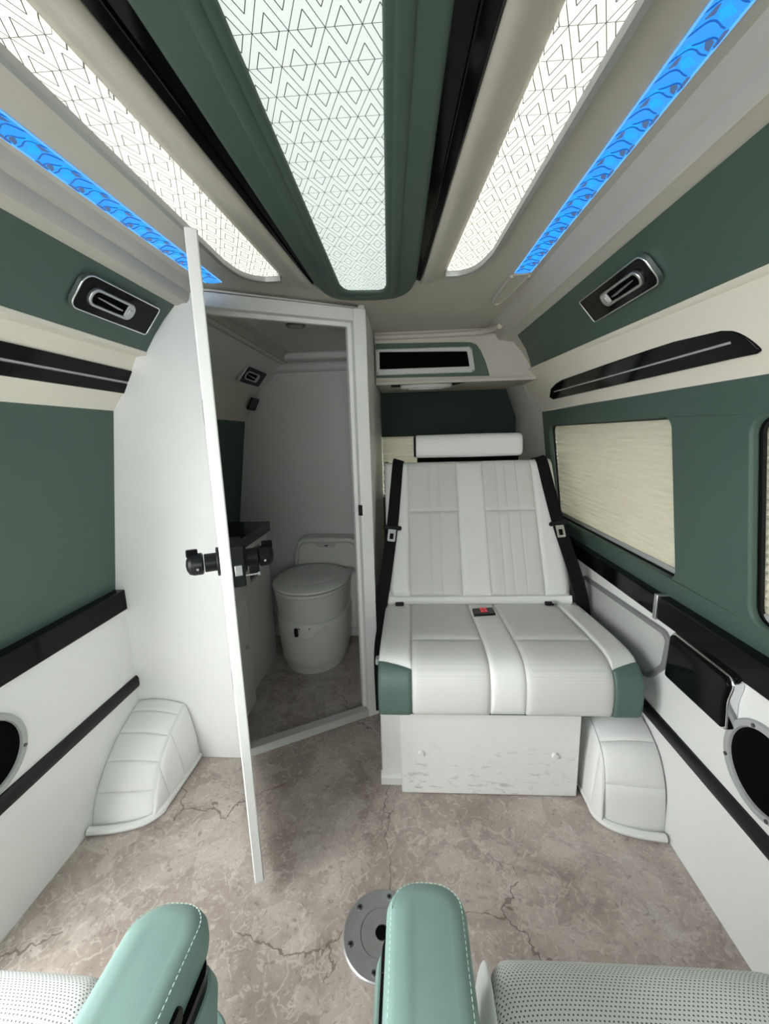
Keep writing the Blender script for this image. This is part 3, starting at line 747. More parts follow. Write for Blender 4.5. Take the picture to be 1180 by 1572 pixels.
sw = plate3('switch_panel', [(-0.860, 2.275, 1.432), (-0.860, 2.385, 1.432), (-0.898, 2.398, 1.370), (-0.898, 2.285, 1.370)], [], (0.008, 0, -0.006), 'black_plastic', None, 0.002)
tag(sw, 'small dark blank switch panel under the vent in the toilet cubicle', 'switch panel')
lp = thing('ceiling_lamp', (-0.455, 1.77, 1.664), 'small round lamp in the toilet cubicle ceiling', 'ceiling lamp')
cyl('bezel', (-0.455, 1.77, 1.664), (0, 0, -1), 0.040, 0.008, 'table_frame', lp, 28, 0.002)
cyl('lens', (-0.455, 1.77, 1.658), (0, 0, -1), 0.027, 0.003, 'light_grey', lp, 24)

# gloss strip on the right wall
t = thing('trim_strip', (0.65, 1.4, 1.37), 'long black gloss pocket strip with a thin silver line above the right window', 'trim strip')
def band(y, s):   # s 0..1 up the cream band
    p = ext(CB_F, CB_R, y)[1:]; a, b = p
    n = Vector((-(b[1]-a[1]), 0, -(a[0]-b[0]))).normalized()
    return Vector((lerp(a[0], b[0], s), y, lerp(a[1], b[1], s))), n
def band_plate(name, pts, m, d0, d1, bev):
    P = []; Nn = band(1.4, 0.3)[1]
    for y, s in pts: P.append(band(y, s)[0]+Nn*d1)
    return plate3(name, P, [], -Nn*(d1-d0), m, t, bev)
bp = smooth_curve([(0.905, 0.55, 0), (0.880, 0.48, 0), (0.862, 0.35, 0), (0.850, 0.17, 0), (0.858, 0.13, 0)], 16)
band_plate('strip', [(1.95, 0.13), (1.975, 0.22), (1.90, 0.42), (1.82, 0.50), (1.75, 0.54), (0.94, 0.62)]+[(p.x, p.y) for p in bp[1:]]+[(0.905, 0.135)], 'gloss_black', -0.004, 0.010, 0.003)
band_plate('silver_line', [(1.88, 0.315), (1.88, 0.335), (0.90, 0.375), (0.90, 0.345)], 'grey_plastic', 0.008, 0.0115, 0.0)

# ================================================================== WINDOW BLINDS
def blind(name, label, y0, y1, z0, z1, group):
    e = thing(name, (GX(z0)+0.02, (y0+y1)/2, z0), label, 'window blind', group)
    rows = []; n = int((z1-z0)/0.0105)
    for k in range(n+1):
        z = z0+0.018+(z1-z0-0.018)*k/n
        d = 0.030+(0.009 if k % 2 else 0.0)
        rows.append([(GX(z)+d, y0-0.01, z), (GX(z)+d, y1+0.01, z)])
    V = [p for r in rows for p in r]; F = [(2*i, 2*i+1, 2*i+3, 2*i+2) for i in range(len(rows)-1)]
    frompy('pleated_fabric', V, F, 'blind', e, 0)
    q = lambda yy0, yy1, zz0, zz1, r: gp(rr(yy0, yy1, zz0, zz1, r), 0.021)
    plate3('frame', q(y0-0.008, y1+0.008, z0-0.008, z1+0.008, 0.034), [q(y0+0.004, y1-0.004, z0+0.004, z1-0.004, 0.028)], (0.008, 0, 0), 'black_plastic', e)
    box('bottom_bar', (GX(z0)+0.022, y0, z0+0.004), (GX(z0)+0.046, y1, z0+0.020), 'grey_plastic', e, 0.003)
    plate3('glass_pane', [(0.845, y0-0.01, z0-0.02), (0.845, y1+0.01, z0-0.02), (0.845, y1+0.01, z1+0.02), (0.845, y0-0.01, z1+0.02)], [], (0.005, 0, 0), 'glass', e)
    return e
blind('window_blind', 'cream pleated blind in the window beside the bench', 1.16, 2.12, 0.765, 1.226, 'cream pleated blinds')
blind('window_blind', 'cream pleated blind cut off by the right edge of the photo', -0.10, 0.898, 0.765, 1.215, 'cream pleated blinds')
e = thing('window_blind', (0.2, 2.41, 0.835), 'cream pleated blind in the rear window behind the bench headrest', 'window blind', 'cream pleated blinds')
rows = []
for k in range(36):
    z = 0.84+0.352*k/35; rows.append([(-0.148, 2.412+(0.006 if k % 2 else 0), z), (0.65, 2.412+(0.006 if k % 2 else 0), z)])
frompy('pleated_fabric', [p for r in rows for p in r], [(2*i, 2*i+1, 2*i+3, 2*i+2) for i in range(len(rows)-1)], 'blind', e, 0)
box('bottom_bar', (-0.148, 2.402, 0.836), (0.64, 2.42, 0.852), 'grey_plastic', e, 0.003)
plate3('glass_pane', xz(2.46)([(-0.15, 0.79), (0.62, 0.79), (0.62, 1.23), (-0.15, 1.23)]), [], (0, 0.005, 0), 'glass', e)

# ================================================================== REAR HEADER FITTINGS
t = thing('return_air_grille', (0.08, 1.99, 1.478), 'grey framed black air grille in the header above the bench', 'air grille')
o_ = [(-0.140, 1.480), (0.306, 1.478), (0.319, 1.488), (0.304, 1.585), (0.292, 1.592), (-0.140, 1.597)]
i_ = [(-0.124, 1.507), (0.294, 1.505), (0.281, 1.572), (-0.124, 1.584)]
xf = xz(1.982)
# bevelled frame: rings from outside to the opening
def ringpts(pts, y): return [(a, y, b) for a, b in pts]
def off(pts, d):
    cx = sum(p[0] for p in pts)/len(pts); cz = sum(p[1] for p in pts)/len(pts)
    return pts
gfr = plate3('frame', xf(o_), [xf(i_)], (0, 0.014, 0), 'light_grey', t, 0.004, 3)
plate3('black_mesh', xz(1.990)([(-0.126, 1.503), (0.296, 1.501), (0.284, 1.575), (-0.126, 1.587)]), [], (0, 0.003, 0), 'black_hole', t)
for a, b in ((-0.132, 1.589), (0.297, 1.583), (0.308, 1.485), (-0.132, 1.488)):
    cyl('screw', (a, 1.982, b), (0, -1, 0), 0.003, 0.0015, 'screw', gfr, 10)
t = thing('soffit_lamp', (0.1, 2.03, 1.44), 'oval lamp on a black plate under the header above the bench', 'lamp')
plate3('black_plate', flat(1.4395)([(-0.075, 2.002), (0.285, 2.002), (0.235, 2.10), (-0.075, 2.10)]), [], (0, 0, -0.003), 'gloss_black', t)
rings = []
for z, k in ((1.437, 1.0), (1.427, 1.0), (1.421, 0.93)):
    rings.append([(x, y, z) for x, y in ell(0.095, 2.055, 0.125*k, 0.042*k, 36)])
loft('housing', rings, 'light_grey', t)
loft('lens', [[(x, y, z) for x, y in ell(0.095, 2.055, 0.09*k, 0.026*k, 32)] for z, k in ((1.4215, 1.0), (1.4165, 0.95), (1.415, 0.85))], 'light_grey', t)

# ================================================================== BENCH SEAT
t = thing('bench_seat', (0.29, 1.4, 0), 'wide white leather bench seat with green lower front corners', 'bench seat')
BX0, BX1 = -0.105, 0.690
base = plate3('base_board', [(-0.040, 1.176, 0.002), (0.540, 1.176, 0.002), (0.540, 1.176, 0.345), (-0.040, 1.176, 0.345)], [], (0, 0.018, 0), 'scuffed', t, 0.004)
for x in (0.028, 0.462):
    rings = [[(x+r*math.cos(a*PI/10), y, 0.158+r*math.sin(a*PI/10)) for a in range(20)] for y, r in ((1.177, 0.0115), (1.172, 0.0115), (1.169, 0.009), (1.168, 0.003))]
    loft('screw_cap', rings, 'white_paint', base)
plate3('base_plinth', [(-0.110, 1.225, 0.0), (-0.03, 1.225, 0.0), (-0.03, 1.64, 0.0), (-0.110, 1.64, 0.0)], [], (0, 0, 0.34), 'white_paint', t, 0.006)
loft('plinth_foot', [[(x, 1.208, 0.001), (x, 1.206, 0.030), (x, 1.214, 0.040), (x, 1.226, 0.044), (x, 1.226, 0.001)] for x in (-0.112, -0.04)], 'white_paint', t)
box('base_box', (-0.03, 1.20, 0.001), (0.535, 1.66, 0.35), 'white_paint', t)
# cushion core and path over the top and down the front
SP = smooth_curve([(0, 1.66, 0.486), (0, 1.45, 0.500), (0, 1.28, 0.508), (0, 1.19, 0.505), (0, 1.145, 0.487), (0, 1.122, 0.450), (0, 1.116, 0.40), (0, 1.120, 0.355), (0, 1.135, 0.337)], 64)
sp = polyline(SP)
def seat(u, v): p = sp(v); return Vector((u, p.y, p.z))
core = [[(x, p.y+0.006*min(1, max(0, (p.y-1.1)*20)) if False else p.y+0.005, p.z-0.006) for p in SP]+[(x, 1.66, 0.337)] for x in (BX0+0.008, BX1-0.008)]
loft('cushion_core', core, 'bench_green', t)
# where along the path the crosswise seam lies
vs_ = min(range(200), key=lambda i: abs(sp(i/199).y-1.285) if sp(i/199).z > 0.49 else 9)/199
ve = 0.99
vb = min(range(200), key=lambda i: abs(sp(i/199).z-0.486)+(1 if sp(i/199).y > 1.2 else 0))/199
for x0, x1, mt in ((0.0, 0.240, 'perf_fine'), (0.346, 0.604, 'perf_fine')):
    patch('seat_panel', seat, x1, x0, 0.0, vs_, 14, 14, 0.006, mt, t, 0.07)
    patch('seat_panel', seat, x1, x0, vs_, ve, 14, 26, 0.006, mt, t, 0.07)
patch('centre_strip', seat, 0.346, 0.240, 0.0, 1.0, 10, 40, 0.005, 'white_leather', t, 0.12)
# bolsters: white on top, their front edge curves down to the panel seam
def bolster(xa, xb, name):
    # xa is the inner seam, xb the outer side
    s = 1 if xb > xa else -1
    def fn(u, v):
        # u 0 at inner seam, 1 at outer edge; v along the path up to a curved end
        end = lerp(vb, vb-0.045, min(1, max(0.0, u)*1.05)**0.8)
        p = sp(v*end); x = lerp(xa, xb, u)
        drop = 0.006*max(0, (u-0.8)/0.2)**2
        return Vector((x, p.y, p.z-drop))
    if s > 0: f2 = lambda u, v: fn(1-u, v)
    else: f2 = fn
    patch(name, f2, 0, 1, 0, 1, 12, 30, 0.007, 'white_leather', t, 0.09)
    # green corner below it: front and outer side
    def gn(u, v):
        end = lerp(vb, vb-0.045, min(1, max(0.0, u)*1.05)**0.8)
        p = sp(lerp(end, 1.0, v)); x = lerp(xa, xb, u)
        return Vector((x, p.y+0.007*max(0, (u-0.88)/0.12)**2, p.z-0.006*max(0, (u-0.8)/0.2)**2*(1-v)))
    if s > 0: g2 = lambda u, v: gn(1-u, v)
    else: g2 = gn
    cp = patch('corner_panel', g2, 0, 1, 0, 1, 12, 16, 0.005, 'bench_green', t, 0.06, hint=(0, -1, 0.2))
    side = [(xb, p.y+0.006, p.z-0.006) for i, p in enumerate(SP)]+[(xb, 1.66, 0.337)]
    plate3('side_panel', side, [], (-s*0.012, 0, 0), 'bench_green', t, 0.004)
    thr = [gn(u/20, 0.03)+Vector((0, -0.0065, -0.002)) for u in range(1, 20)]
    stitches('stitching', thr, 'thread', cp, 0.0065, 0.004, 0.0006)
bolster(0.0, BX0, 'bolster'); bolster(0.604, BX1, 'bolster')
# backrest
BP = smooth_curve([(0, 1.640, 0.488), (0, 1.604, 0.500), (0, 1.600, 0.530), (0, 1.655, 0.640), (0, 1.735, 0.790), (0, 1.815, 0.940), (0, 1.872, 1.045), (0, 1.895, 1.068), (0, 1.925, 1.075), (0, 1.955, 1.065)], 72)
bpf = polyline(BP)
def bx_edge(z, side):
    k = (z-0.5)/0.57
    return lerp(-0.092, -0.112, k) if side < 0 else lerp(0.664, 0.655, k)
def back(u, v): p = bpf(v); return Vector((u, p.y, p.z))
va = min(range(300), key=lambda i: abs(bpf(i/299).z-0.535)+(9 if i < 20 else 0))/299
vm = min(range(300), key=lambda i: abs(bpf(i/299).z-0.865))/299
core = [[(x, p.y+0.006, p.z-0.004) for p in BP]+[(x, 1.985, 1.03), (x, 1.72, 0.488)] for x in (-0.095, 0.648)]
loft('back_core', core, 'white_leather', t)
G = lambda *g: [(a, 0.022, 0.0022) for a in g]
for x0, x1, gr in ((0.0, 0.220, G(0.43, 0.63)), (0.338, 0.556, G(0.27, 0.45, 0.68))):
    gr2 = [(1-a, w, d) for a, w, d in gr]
    patch('back_panel', back, x0, x1, va, vm, 14, 24, 0.006, 'perf_back', t, 0.05, grooves=gr)
    patch('back_panel', back, x0, x1, vm, 0.93, 14, 22, 0.006, 'perf_back', t, 0.05, grooves=gr)
patch('centre_strip', back, 0.220, 0.338, va, 0.93, 10, 40, 0.006, 'white_leather', t, 0.10)
patch('lumbar_roll', back, -0.088, 0.660, 0.0, va, 30, 10, 0.004, 'white_leather', t, 0.10)
def bb(side):
    def f(u, v):
        p = bpf(lerp(va-0.02*0, 0.94, v)); xe = bx_edge(p.z, side); xi = 0.0 if side < 0 else 0.556
        uu = u if side > 0 else 1-u
        x = lerp(xi, xe, uu); dr_ = 0.030*max(0, (uu-0.7)/0.3)**2
        return Vector((x, p.y+dr_, p.z))
    patch('back_bolster', f, 0, 1, 0, 1, 12, 36, 0.008, 'white_leather', t, 0.08)
    xe0, xe1 = bx_edge(0.5, side), bx_edge(1.07, side)
    sp2 = [(bx_edge(p.z, side), p.y+0.028, p.z) for p in BP]+[(xe1, 1.985, 1.02), (xe0, 1.74, 0.488)]
    V = sp2+[(x-side*0.02, y, z) for x, y, z in sp2]; n = len(sp2)
    bevmod(frompy('side_panel', V, [tuple(range(n)), tuple(range(n, 2*n))[::-1]]+[(i, (i+1) % n, n+(i+1) % n, n+i) for i in range(n)], 'bench_green' if side < 0 else 'white_leather', t), 0.004)
bb(-1); bb(1)
# headrest roll with a dark end
def hr(x, k=1.0):
    pr = rr(-0.050*k, 0.045*k, -0.052*k, 0.052*k, (0.028*k, 0.03*k, 0.03*k, 0.026*k), 6)
    return [(x, 1.945+a+0.12*b, 1.145+b) for a, b in pr]
xs = [(0.036, 0.86), (0.039, 0.95), (0.046, 1.0), (0.30, 1.03), (0.505, 1.0), (0.520, 0.95), (0.526, 0.82)]
loft('headrest', [hr(x, k) for x, k in xs], 'white_leather', t, smooth=60)
loft('headrest_end', [hr(x, k) for x, k in ((0.029, 0.84), (0.032, 0.93), (0.0385, 0.95))], 'black_plastic', t, smooth=60)
box('headrest_mount', (0.045, 1.925, 1.02), (0.515, 1.965, 1.115), 'black_hole', t, 0.004)
for x in (0.16, 0.42): cyl('headrest_post', (x, 1.955, 1.05), (0, 0, 1), 0.007, 0.06, 'chrome', t, 12)
# usb panel with a red display
us = plate3('usb_panel', [(0.245, 1.475, 0.5105), (0.330, 1.487, 0.5105), (0.332, 1.555, 0.5075), (0.247, 1.543, 0.5075)], [], (0, 0, -0.012), 'black_plastic', t, 0.004, 3)
for i, (sx, sy) in enumerate(((0.275, 1.499), (0.2895, 1.501), (0.275, 1.522), (0.2895, 1.524))):
    plate3('red_display', [(sx, sy, 0.5115), (sx+0.0125, sy+0.0018, 0.5115), (sx+0.0135, sy+0.020, 0.5105), (sx+0.001, sy+0.018, 0.5105)], [], (0, 0, -0.003), 'red_led', us)
# latch straps between seat and back
for x in (-0.045, 0.57):
    box('latch_strap', (x-0.018, 1.585, 0.497), (x+0.018, 1.625, 0.512), 'black_plastic', t, 0.005)
box('strap_tip', (0.578, 1.585, 0.505), (0.60, 1.60, 0.516), 'silver', t, 0.003)
box('side_lever', (-0.128, 1.30, 0.40), (-0.106, 1.33, 0.425), 'light_grey', t, 0.006)

# ---- seat belts -------------------------------------------------------------
def ysurf(z): return 1.60+(z-0.53)*0.531
def belt(pts, w, label, bx, bz, tilt):
    P = smooth_curve(pts, 40); k = len(P)
    tops = P[0]
    e = thing('seat_belt', P[-1], label, 'seat belt', 'seat belts of the bench')
    rows = []
    for i, p in enumerate(P):
        tg = (P[min(i+1, k-1)]-P[max(i-1, 0)]).normalized(); sd = tg.cross(Vector((0, -1, 0.4))).normalized()
        n = sd.cross(tg).normalized()
        rows.append([p+sd*w/2+n*0.0012, p-sd*w/2+n*0.0012, p-sd*w/2-n*0.0012, p+sd*w/2-n*0.0012])
    loft('webbing', rows, 'belt', e)
    c = Vector((bx, ysurf(bz)-0.030, bz))
    ax = Vector((math.cos(tilt), 0, math.sin(tilt))); up = Vector((-math.sin(tilt)*0.9, 0.45, math.cos(tilt)*0.9)).normalized(); n = ax.cross(up)
    f = fr(c+n*0.010, ax, up)
    gb = plate3('guide_bar', f(rr(-0.040, 0.040, -0.009, 0.009, 0.008)), [], -n*0.016, 'black_plastic', e, 0.003)
    q = fr(c+n*0.006, ax, up)
    plate3('tongue', q(rr(-0.017, 0.017, -0.062, -0.006, 0.006)), [q(rr(-0.008, 0.008, -0.052, -0.026, 0.002))], -n*0.003, 'silver', gb, 0.0008)
    return e
belt([(-0.040, 1.945, 1.080), (-0.046, 1.885, 1.074), (-0.058, ysurf(0.95)-0.020, 0.95), (-0.074, ysurf(0.80)-0.022, 0.80), (-0.105, ysurf(0.60)-0.03, 0.60), (-0.128, 1.585, 0.46), (-0.135, 1.57, 0.30), (-0.135, 1.57, 0.02)], 0.050, 'black seat belt down the bench side nearest the toilet door', -0.072, 0.805, -0.12)
belt([(0.600, 1.945, 1.080), (0.605, 1.885, 1.074), (0.618, ysurf(0.95)-0.020, 0.95), (0.640, ysurf(0.80)-0.022, 0.80), (0.680, ysurf(0.60)-0.03, 0.60), (0.712, 1.60, 0.46), (0.716, 1.60, 0.30), (0.716, 1.60, 0.05)], 0.052, 'black seat belt down the bench side nearest the window', 0.636, 0.812, 0.10)

# ================================================================== WHEEL ARCH COVERS
def wheel_arch(xw, xr, xb, prof, yc, label, s):
    """xw wall, xr ridge, xb foot of the inner side; prof [(y,z)] rising from the front to the back along the wall"""
    e = thing('wheel_arch_cover', ((xw+xb)/2, prof[-1][0]-0.1, 0), label, 'wheel arch cover', 'quilted wheel arch covers')
    pw = polyline(smooth_curve([(0, y, z) for y, z in prof], 40))
    def ridge(v):
        p = pw(v); k = max(0.0, 1-v)
        return Vector((lerp(xr, lerp(xr, xb, 0.35), max(0, 1-v*2.2)), p.y+0.035*k**1.5+0.0, p.z*0.95))
    def top(u, v):
        p = pw(v); a = Vector((xw, p.y, p.z)); b = ridge(v)
        c = a.lerp(b, u); c.z += 0.012*math.sin(u*PI)*min(1, v*3); c.y -= 0.014*math.sin(u*PI)*(1-v)
        return c
    def inner(u, v):
        a = ridge(v); yb = a.y if v > 0.05 else a.y
        b = Vector((lerp(lerp(xr, xb, 0.5), xb, min(1, v*1.3)), a.y, 0.012))
        c = a.lerp(b, u)
        bulge = math.sin(u*PI*0.5)
        c.x = lerp(a.x, b.x, max(0.0, math.sin(u*PI/2))**0.7); c.y -= 0.012*math.sin(u*PI)*(1-v)
        return c
    cuts = [0.0, 0.24, 0.46, 0.68, 0.88, 1.0]
    for a, b in zip(cuts, cuts[1:]):
        f = top if s < 0 else (lambda u, v: top(1-u, v))
        patch('quilt_panel', f, 0, 1, a, b, 14, 8, 0.004, 'white_leather', e, 0.10, 0.0025)
    for a, b in zip((0.02, 0.42, 0.70), (0.42, 0.70, 1.0)):
        f = inner if s < 0 else (lambda u, v: inner(1-u, v))
        patch('inner_panel', f, 0, 1, a, b, 12, 10, 0.003, 'white_leather', e, 0.08, 0.0022, hint=(-s, -0.3, 0.3))
    # piping: ridge seam, and the rolled hem along the floor
    tube('ridge_piping', [ridge(k/30)+Vector((0, -0.001, 0.001)) for k in range(31)], 0.0022, 'white_leather', e, 6)
    hem = [(xw-s*0.013, prof[0][0]-0.022, 0.012), (lerp(xw, xr, 0.5), prof[0][0]-0.012, 0.012), (lerp(xw, xr, 0.92), prof[0][0]+0.012, 0.012)]
    hem += [tuple(Vector((lerp(lerp(xr, xb, 0.7), xb-(s*-0.004), min(1, k/6)), lerp(prof[0][0]+0.05, prof[-1][0], k/8), 0.012))) for k in range(9)]
    tube('hem', smooth_curve(hem, 60), 0.012, 'white_leather', e, 8)
    # closed core under the quilting
    rows = []
    for k in range(13):
        v = k/12; r = ridge(v); p = pw(v)
        rows.append([(xw, p.y+0.004, 0.0), (xw, p.y+0.004, max(p.z-0.006, 0.001)), (r.x, r.y+0.004, max(r.z-0.008, 0.001)), (lerp(r.x, inner(1, v).x, 0.8), r.y+0.004, 0.0)])
    loft('core', rows, 'white_leather', e)
    return e
wheel_arch(-1.030, -0.852, -0.818, [(1.022, 0.0), (1.040, 0.045), (1.075, 0.10), (1.14, 0.165), (1.22, 0.212), (1.313, 0.245)], 1.0, 'quilted white leather wheel arch cover against the white partition', -1)
wheel_arch(0.752, 0.588, 0.562, [(1.055, 0.0), (1.062, 0.06), (1.075, 0.14), (1.115, 0.215), (1.19, 0.262), (1.30, 0.285), (1.45, 0.285)], 1.0, 'quilted white leather wheel arch cover beside the bench base', 1)

# ================================================================== RIGHT WALL FITTINGS
def poly_round(pts, r=0.015, n=4):
    out = []; L = len(pts)
    for i in range(L):
        p = Vector((*pts[i], 0)); a = (Vector((*pts[i-1], 0))-p); b = (Vector((*pts[(i+1) % L], 0))-p)
        q = min(r, a.length*0.45, b.length*0.45); s = p+a.normalized()*q; e_ = p+b.normalized()*q
        for k in range(n+1):
            t_ = k/n; out.append(tuple((s*(1-t_)**2+p*2*t_*(1-t_)+e_*t_**2)[:2]))
    return out
t = thing('folding_table', (0.75, 1.45, 0.38), 'folded table panel in a grey frame on the right wall beside the bench', 'folding table')
to = [(1.712, 0.585), (1.150, 0.612), (1.124, 0.592), (1.132, 0.500), (1.205, 0.418), (1.712, 0.385)]
ti = [(1.695, 0.569), (1.158, 0.596), (1.140, 0.585), (1.147, 0.506), (1.212, 0.434), (1.695, 0.400)]
plate3('frame', yz(0.744)(poly_round(to, 0.02)), [yz(0.744)(poly_round(ti, 0.014))], (0.014, 0, 0), 'table_frame', t, 0.003)
plate3('panel', yz(0.7515)(poly_round(ti, 0.014)), [], (0.006, 0, 0), 'light_grey', t)
t = thing('armrest_flap', (0.74, 1.02, 0.47), 'gloss black flap with a silver edge below the right belt rail', 'flap')
sq = lambda pts: [(a*0.962, 1.2-(1.2-b)*0.962) for a, b in pts]
fo = poly_round(sq([(1.142, 0.470), (1.134, 0.618), (0.918, 0.612), (0.902, 0.595), (0.914, 0.545), (0.908, 0.478), (0.914, 0.470)]), 0.014)
fi = poly_round(sq([(1.138, 0.474), (1.131, 0.612), (0.924, 0.606), (0.910, 0.592), (0.920, 0.545), (0.915, 0.482), (0.918, 0.474)]), 0.012)
plate3('silver_edge', yz(0.729)(fo), [], (0.026, 0, 0), 'chrome', t, 0.003)
plate3('gloss_front', yz(0.722)(fi), [], (0.016, 0, 0), 'gloss_black', t, 0.005, 3)

def speaker(x, y, z, s, label):
    e = thing('wall_speaker', (x, y, z-0.1), label, 'speaker', 'round speakers low on the side walls')
    d = lambda q: x+s*q
    R = 0.106
    rings = [[(d(q), y+r*math.cos(2*PI*i/48), z+r*math.sin(2*PI*i/48)) for i in range(48)] for q, r in ((0.0, R), (0.004, R), (0.008, R-0.003), (0.009, R-0.010), (0.008, R-0.016), (0.005, R-0.018), (-0.004, R-0.019))]
    rg = loft('ring', rings, 'grey_plastic', e, caps=False)
    dome = [[(d(q), y+r*math.cos(2*PI*i/40), z+r*math.sin(2*PI*i/40)) for i in range(40)] for q, r in ((0.001, R-0.018), (0.004, R-0.03), (0.008, 0.05), (0.010, 0.02), (0.0105, 0.002))]
    loft('grille', dome, 'black_hole', e)
    for k in range(4):
        a = PI/4+k*PI/2+0.45
        cyl('screw', (d(0.0085), y+(R-0.010)*math.cos(a), z+(R-0.010)*math.sin(a)), (s, 0, 0), 0.0045, 0.0025, 'screw', rg, 10)
    return e
speaker(-1.030, 0.788, 0.457, 1, 'round black speaker with grey ring on the left wall, cut by the photo edge')
speaker(0.755, 0.795, 0.462, -1, 'round black speaker with grey ring on the right wall below the black flap')

# ================================================================== TOILET CUBICLE
t = thing('toilet', (-0.53, 2.05, 0), 'grey white cassette toilet with closed lid in the cubicle', 'toilet')
TXc = -0.530
def bowl(rx, yf, yb=2.30, n=24, k=1.0, cy=2.06, dx=0.0):
    """half ellipse in front, straight sides to the back"""
    pts = [(TXc+dx+rx*math.cos(PI+PI*i/n), cy+(cy-yf)*math.sin(PI+PI*i/n)) for i in range(n+1)]
    return pts+[(TXc+dx+rx*0.98, yb), (TXc+dx-rx*0.98, yb)]
def bowl_loft(name, spec, m, par): return loft(name, [[(x, y, z) for x, y in bowl(rx, yf, yb)] for z, rx, yf, yb in spec], m, par, smooth=45)
bowl_loft('foot', [(0.001, 0.160, 1.868, 2.266), (0.046, 0.164, 1.866, 2.266)], 'toilet', t)
bowl_loft('tank', [(0.040, 0.172, 1.860, 2.266), (0.050, 0.178, 1.852, 2.266), (0.078, 0.180, 1.851, 2.266), (0.080, 0.180, 1.851, 2.29), (0.15, 0.185, 1.846, 2.29), (0.272, 0.192, 1.840, 2.29), (0.284, 0.189, 1.844, 2.29)], 'toilet', t)
bowl_loft('bowl', [(0.276, 0.179, 1.856, 2.29), (0.290, 0.180, 1.854, 2.29), (0.36, 0.190, 1.838, 2.29), (0.420, 0.196, 1.828, 2.29), (0.426, 0.198, 1.824, 2.29)], 'toilet', t)
bowl_loft('seat_ring', [(0.428, 0.199, 1.822, 2.25), (0.444, 0.201, 1.820, 2.25)], 'toilet', t)
def oval(rx, y0_, y1_, z, n=40):
    cy_, ry_ = (y0_+y1_)/2, (y1_-y0_)/2
    out_ = []
    for k in range(n):
        a_ = 2*PI*k/n; c_, s_ = math.cos(a_), math.sin(a_); q = 0.85 if s_ > 0 else 1.0
        out_.append((TXc+rx*math.copysign(abs(c_)**q, c_), cy_+ry_*math.copysign(abs(s_)**q, s_), z))
    return out_
lid = loft('lid', [oval(0.196, 1.825, 2.262, 0.4465), oval(0.200, 1.820, 2.266, 0.452), oval(0.198, 1.823, 2.264, 0.459), oval(0.186, 1.838, 2.256, 0.468), oval(0.163, 1.872, 2.240, 0.476), oval(0.150, 1.895, 2.230, 0.4785)], 'toilet', t, smooth=30)
loft('lid_crown', [oval(0.150, 1.895, 2.230, 0.4785), oval(0.140, 1.91, 2.22, 0.4835), oval(0.10, 1.96, 2.18, 0.486)], 'toilet', lid, smooth=60)
# scooped grip with a black catch
sc = [(TXc-0.098, 0.262), (TXc-0.060, 0.250), (TXc-0.045, 0.226), (TXc-0.02, 0.214), (TXc+0.03, 0.214), (TXc+0.055, 0.232), (TXc+0.07, 0.252), (TXc+0.11, 0.262)]
tube('grip_lip', [(x, 1.842+(x-TXc)**2*2.6-0.003, z) for x, z in [(p.x, p.z) for p in smooth_curve([(a, 0, b) for a, b in sc], 30)]], 0.004, 'toilet', t, 8)
box('catch', (TXc-0.052, 1.835, 0.222), (TXc-0.032, 1.855, 0.268), 'black_plastic', t, 0.006)
box('catch_slot', (TXc-0.03, 1.842, 0.262), (TXc+0.028, 1.856, 0.268), 'black_hole', t)
# back unit and its raised panel
bk = [(-0.690, 0.30), (-0.688, 0.50), (-0.662, 0.598), (-0.628, 0.618), (-0.340, 0.614), (-0.304, 0.586), (-0.284, 0.45), (-0.290, 0.078), (-0.60, 0.078), (-0.66, 0.12)]
plate3('back_unit', xz(2.290)(poly_round(bk, 0.02)), [], (0, 0.12, 0), 'toilet', t, 0.008, 3)
bi = [(-0.672, 0.44), (-0.652, 0.575), (-0.625, 0.597), (-0.345, 0.593), (-0.318, 0.570), (-0.305, 0.44)]
plate3('back_panel', xz(2.270)(poly_round(bi, 0.02)), [], (0, 0.022, 0), 'toilet', t, 0.010, 3)
pn = plate3('control_panel', xz(2.2665)(poly_round([(-0.555, 0.592), (-0.425, 0.590), (-0.44, 0.566), (-0.535, 0.567)], 0.01)), [], (0, 0.006, 0), 'light_grey', t, 0.001)
box('indicator', (-0.497, 2.2645, 0.574), (-0.478, 2.268, 0.580), 'black_plastic', pn)
box('side_cheek', (-0.358, 2.20, 0.08), (-0.300, 2.30, 0.43), 'toilet', t, 0.02, )

t = thing('washstand_cabinet', (-0.9, 1.75, 0), 'grey white washstand cabinet with a square opening behind the toilet door', 'cabinet')
cf = yz(-0.760)
plate3('front_panel', cf([(1.36, 0.0), (2.06, 0.0), (2.06, 0.716), (1.36, 0.716)]), [cf(rr(1.795, 1.960, 0.525, 0.684, 0.004))], (-0.018, 0, 0), 'toilet_wall', t)
plate3('rear_panel', xz(2.045)([(-1.03, 0.0), (-0.764, 0.0), (-0.764, 0.716), (-1.03, 0.716)]), [], (0, 0.015, 0), 'toilet_wall', t)
box('opening_back', (-0.86, 1.77, 0.50), (-0.84, 1.99, 0.70), 'black_hole', t)
dp = rr(-0.790, -0.722, 1.36, 1.69, (0.002, 0.002, 0.055, 0.002), 8)
cdr = loft('door', [[(x, y, z) for x, y in dp] for z in (0.004, 0.52)], 'toilet_wall', t)
cyl('door_knob', (-0.722, 1.60, 0.30), (1, 0, 0), 0.008, 0.012, 'light_grey', cdr, 14, 0.002)
wt2 = plate3('worktop', [(-1.04, 1.345, 0.717), (-0.742, 1.345, 0.717), (-0.742, 2.075, 0.717), (-1.04, 2.075, 0.717)], [], (0, 0, 0.052), 'black_stone', None, 0.004)
tag(wt2, 'black stone worktop on the washstand cabinet', 'worktop')
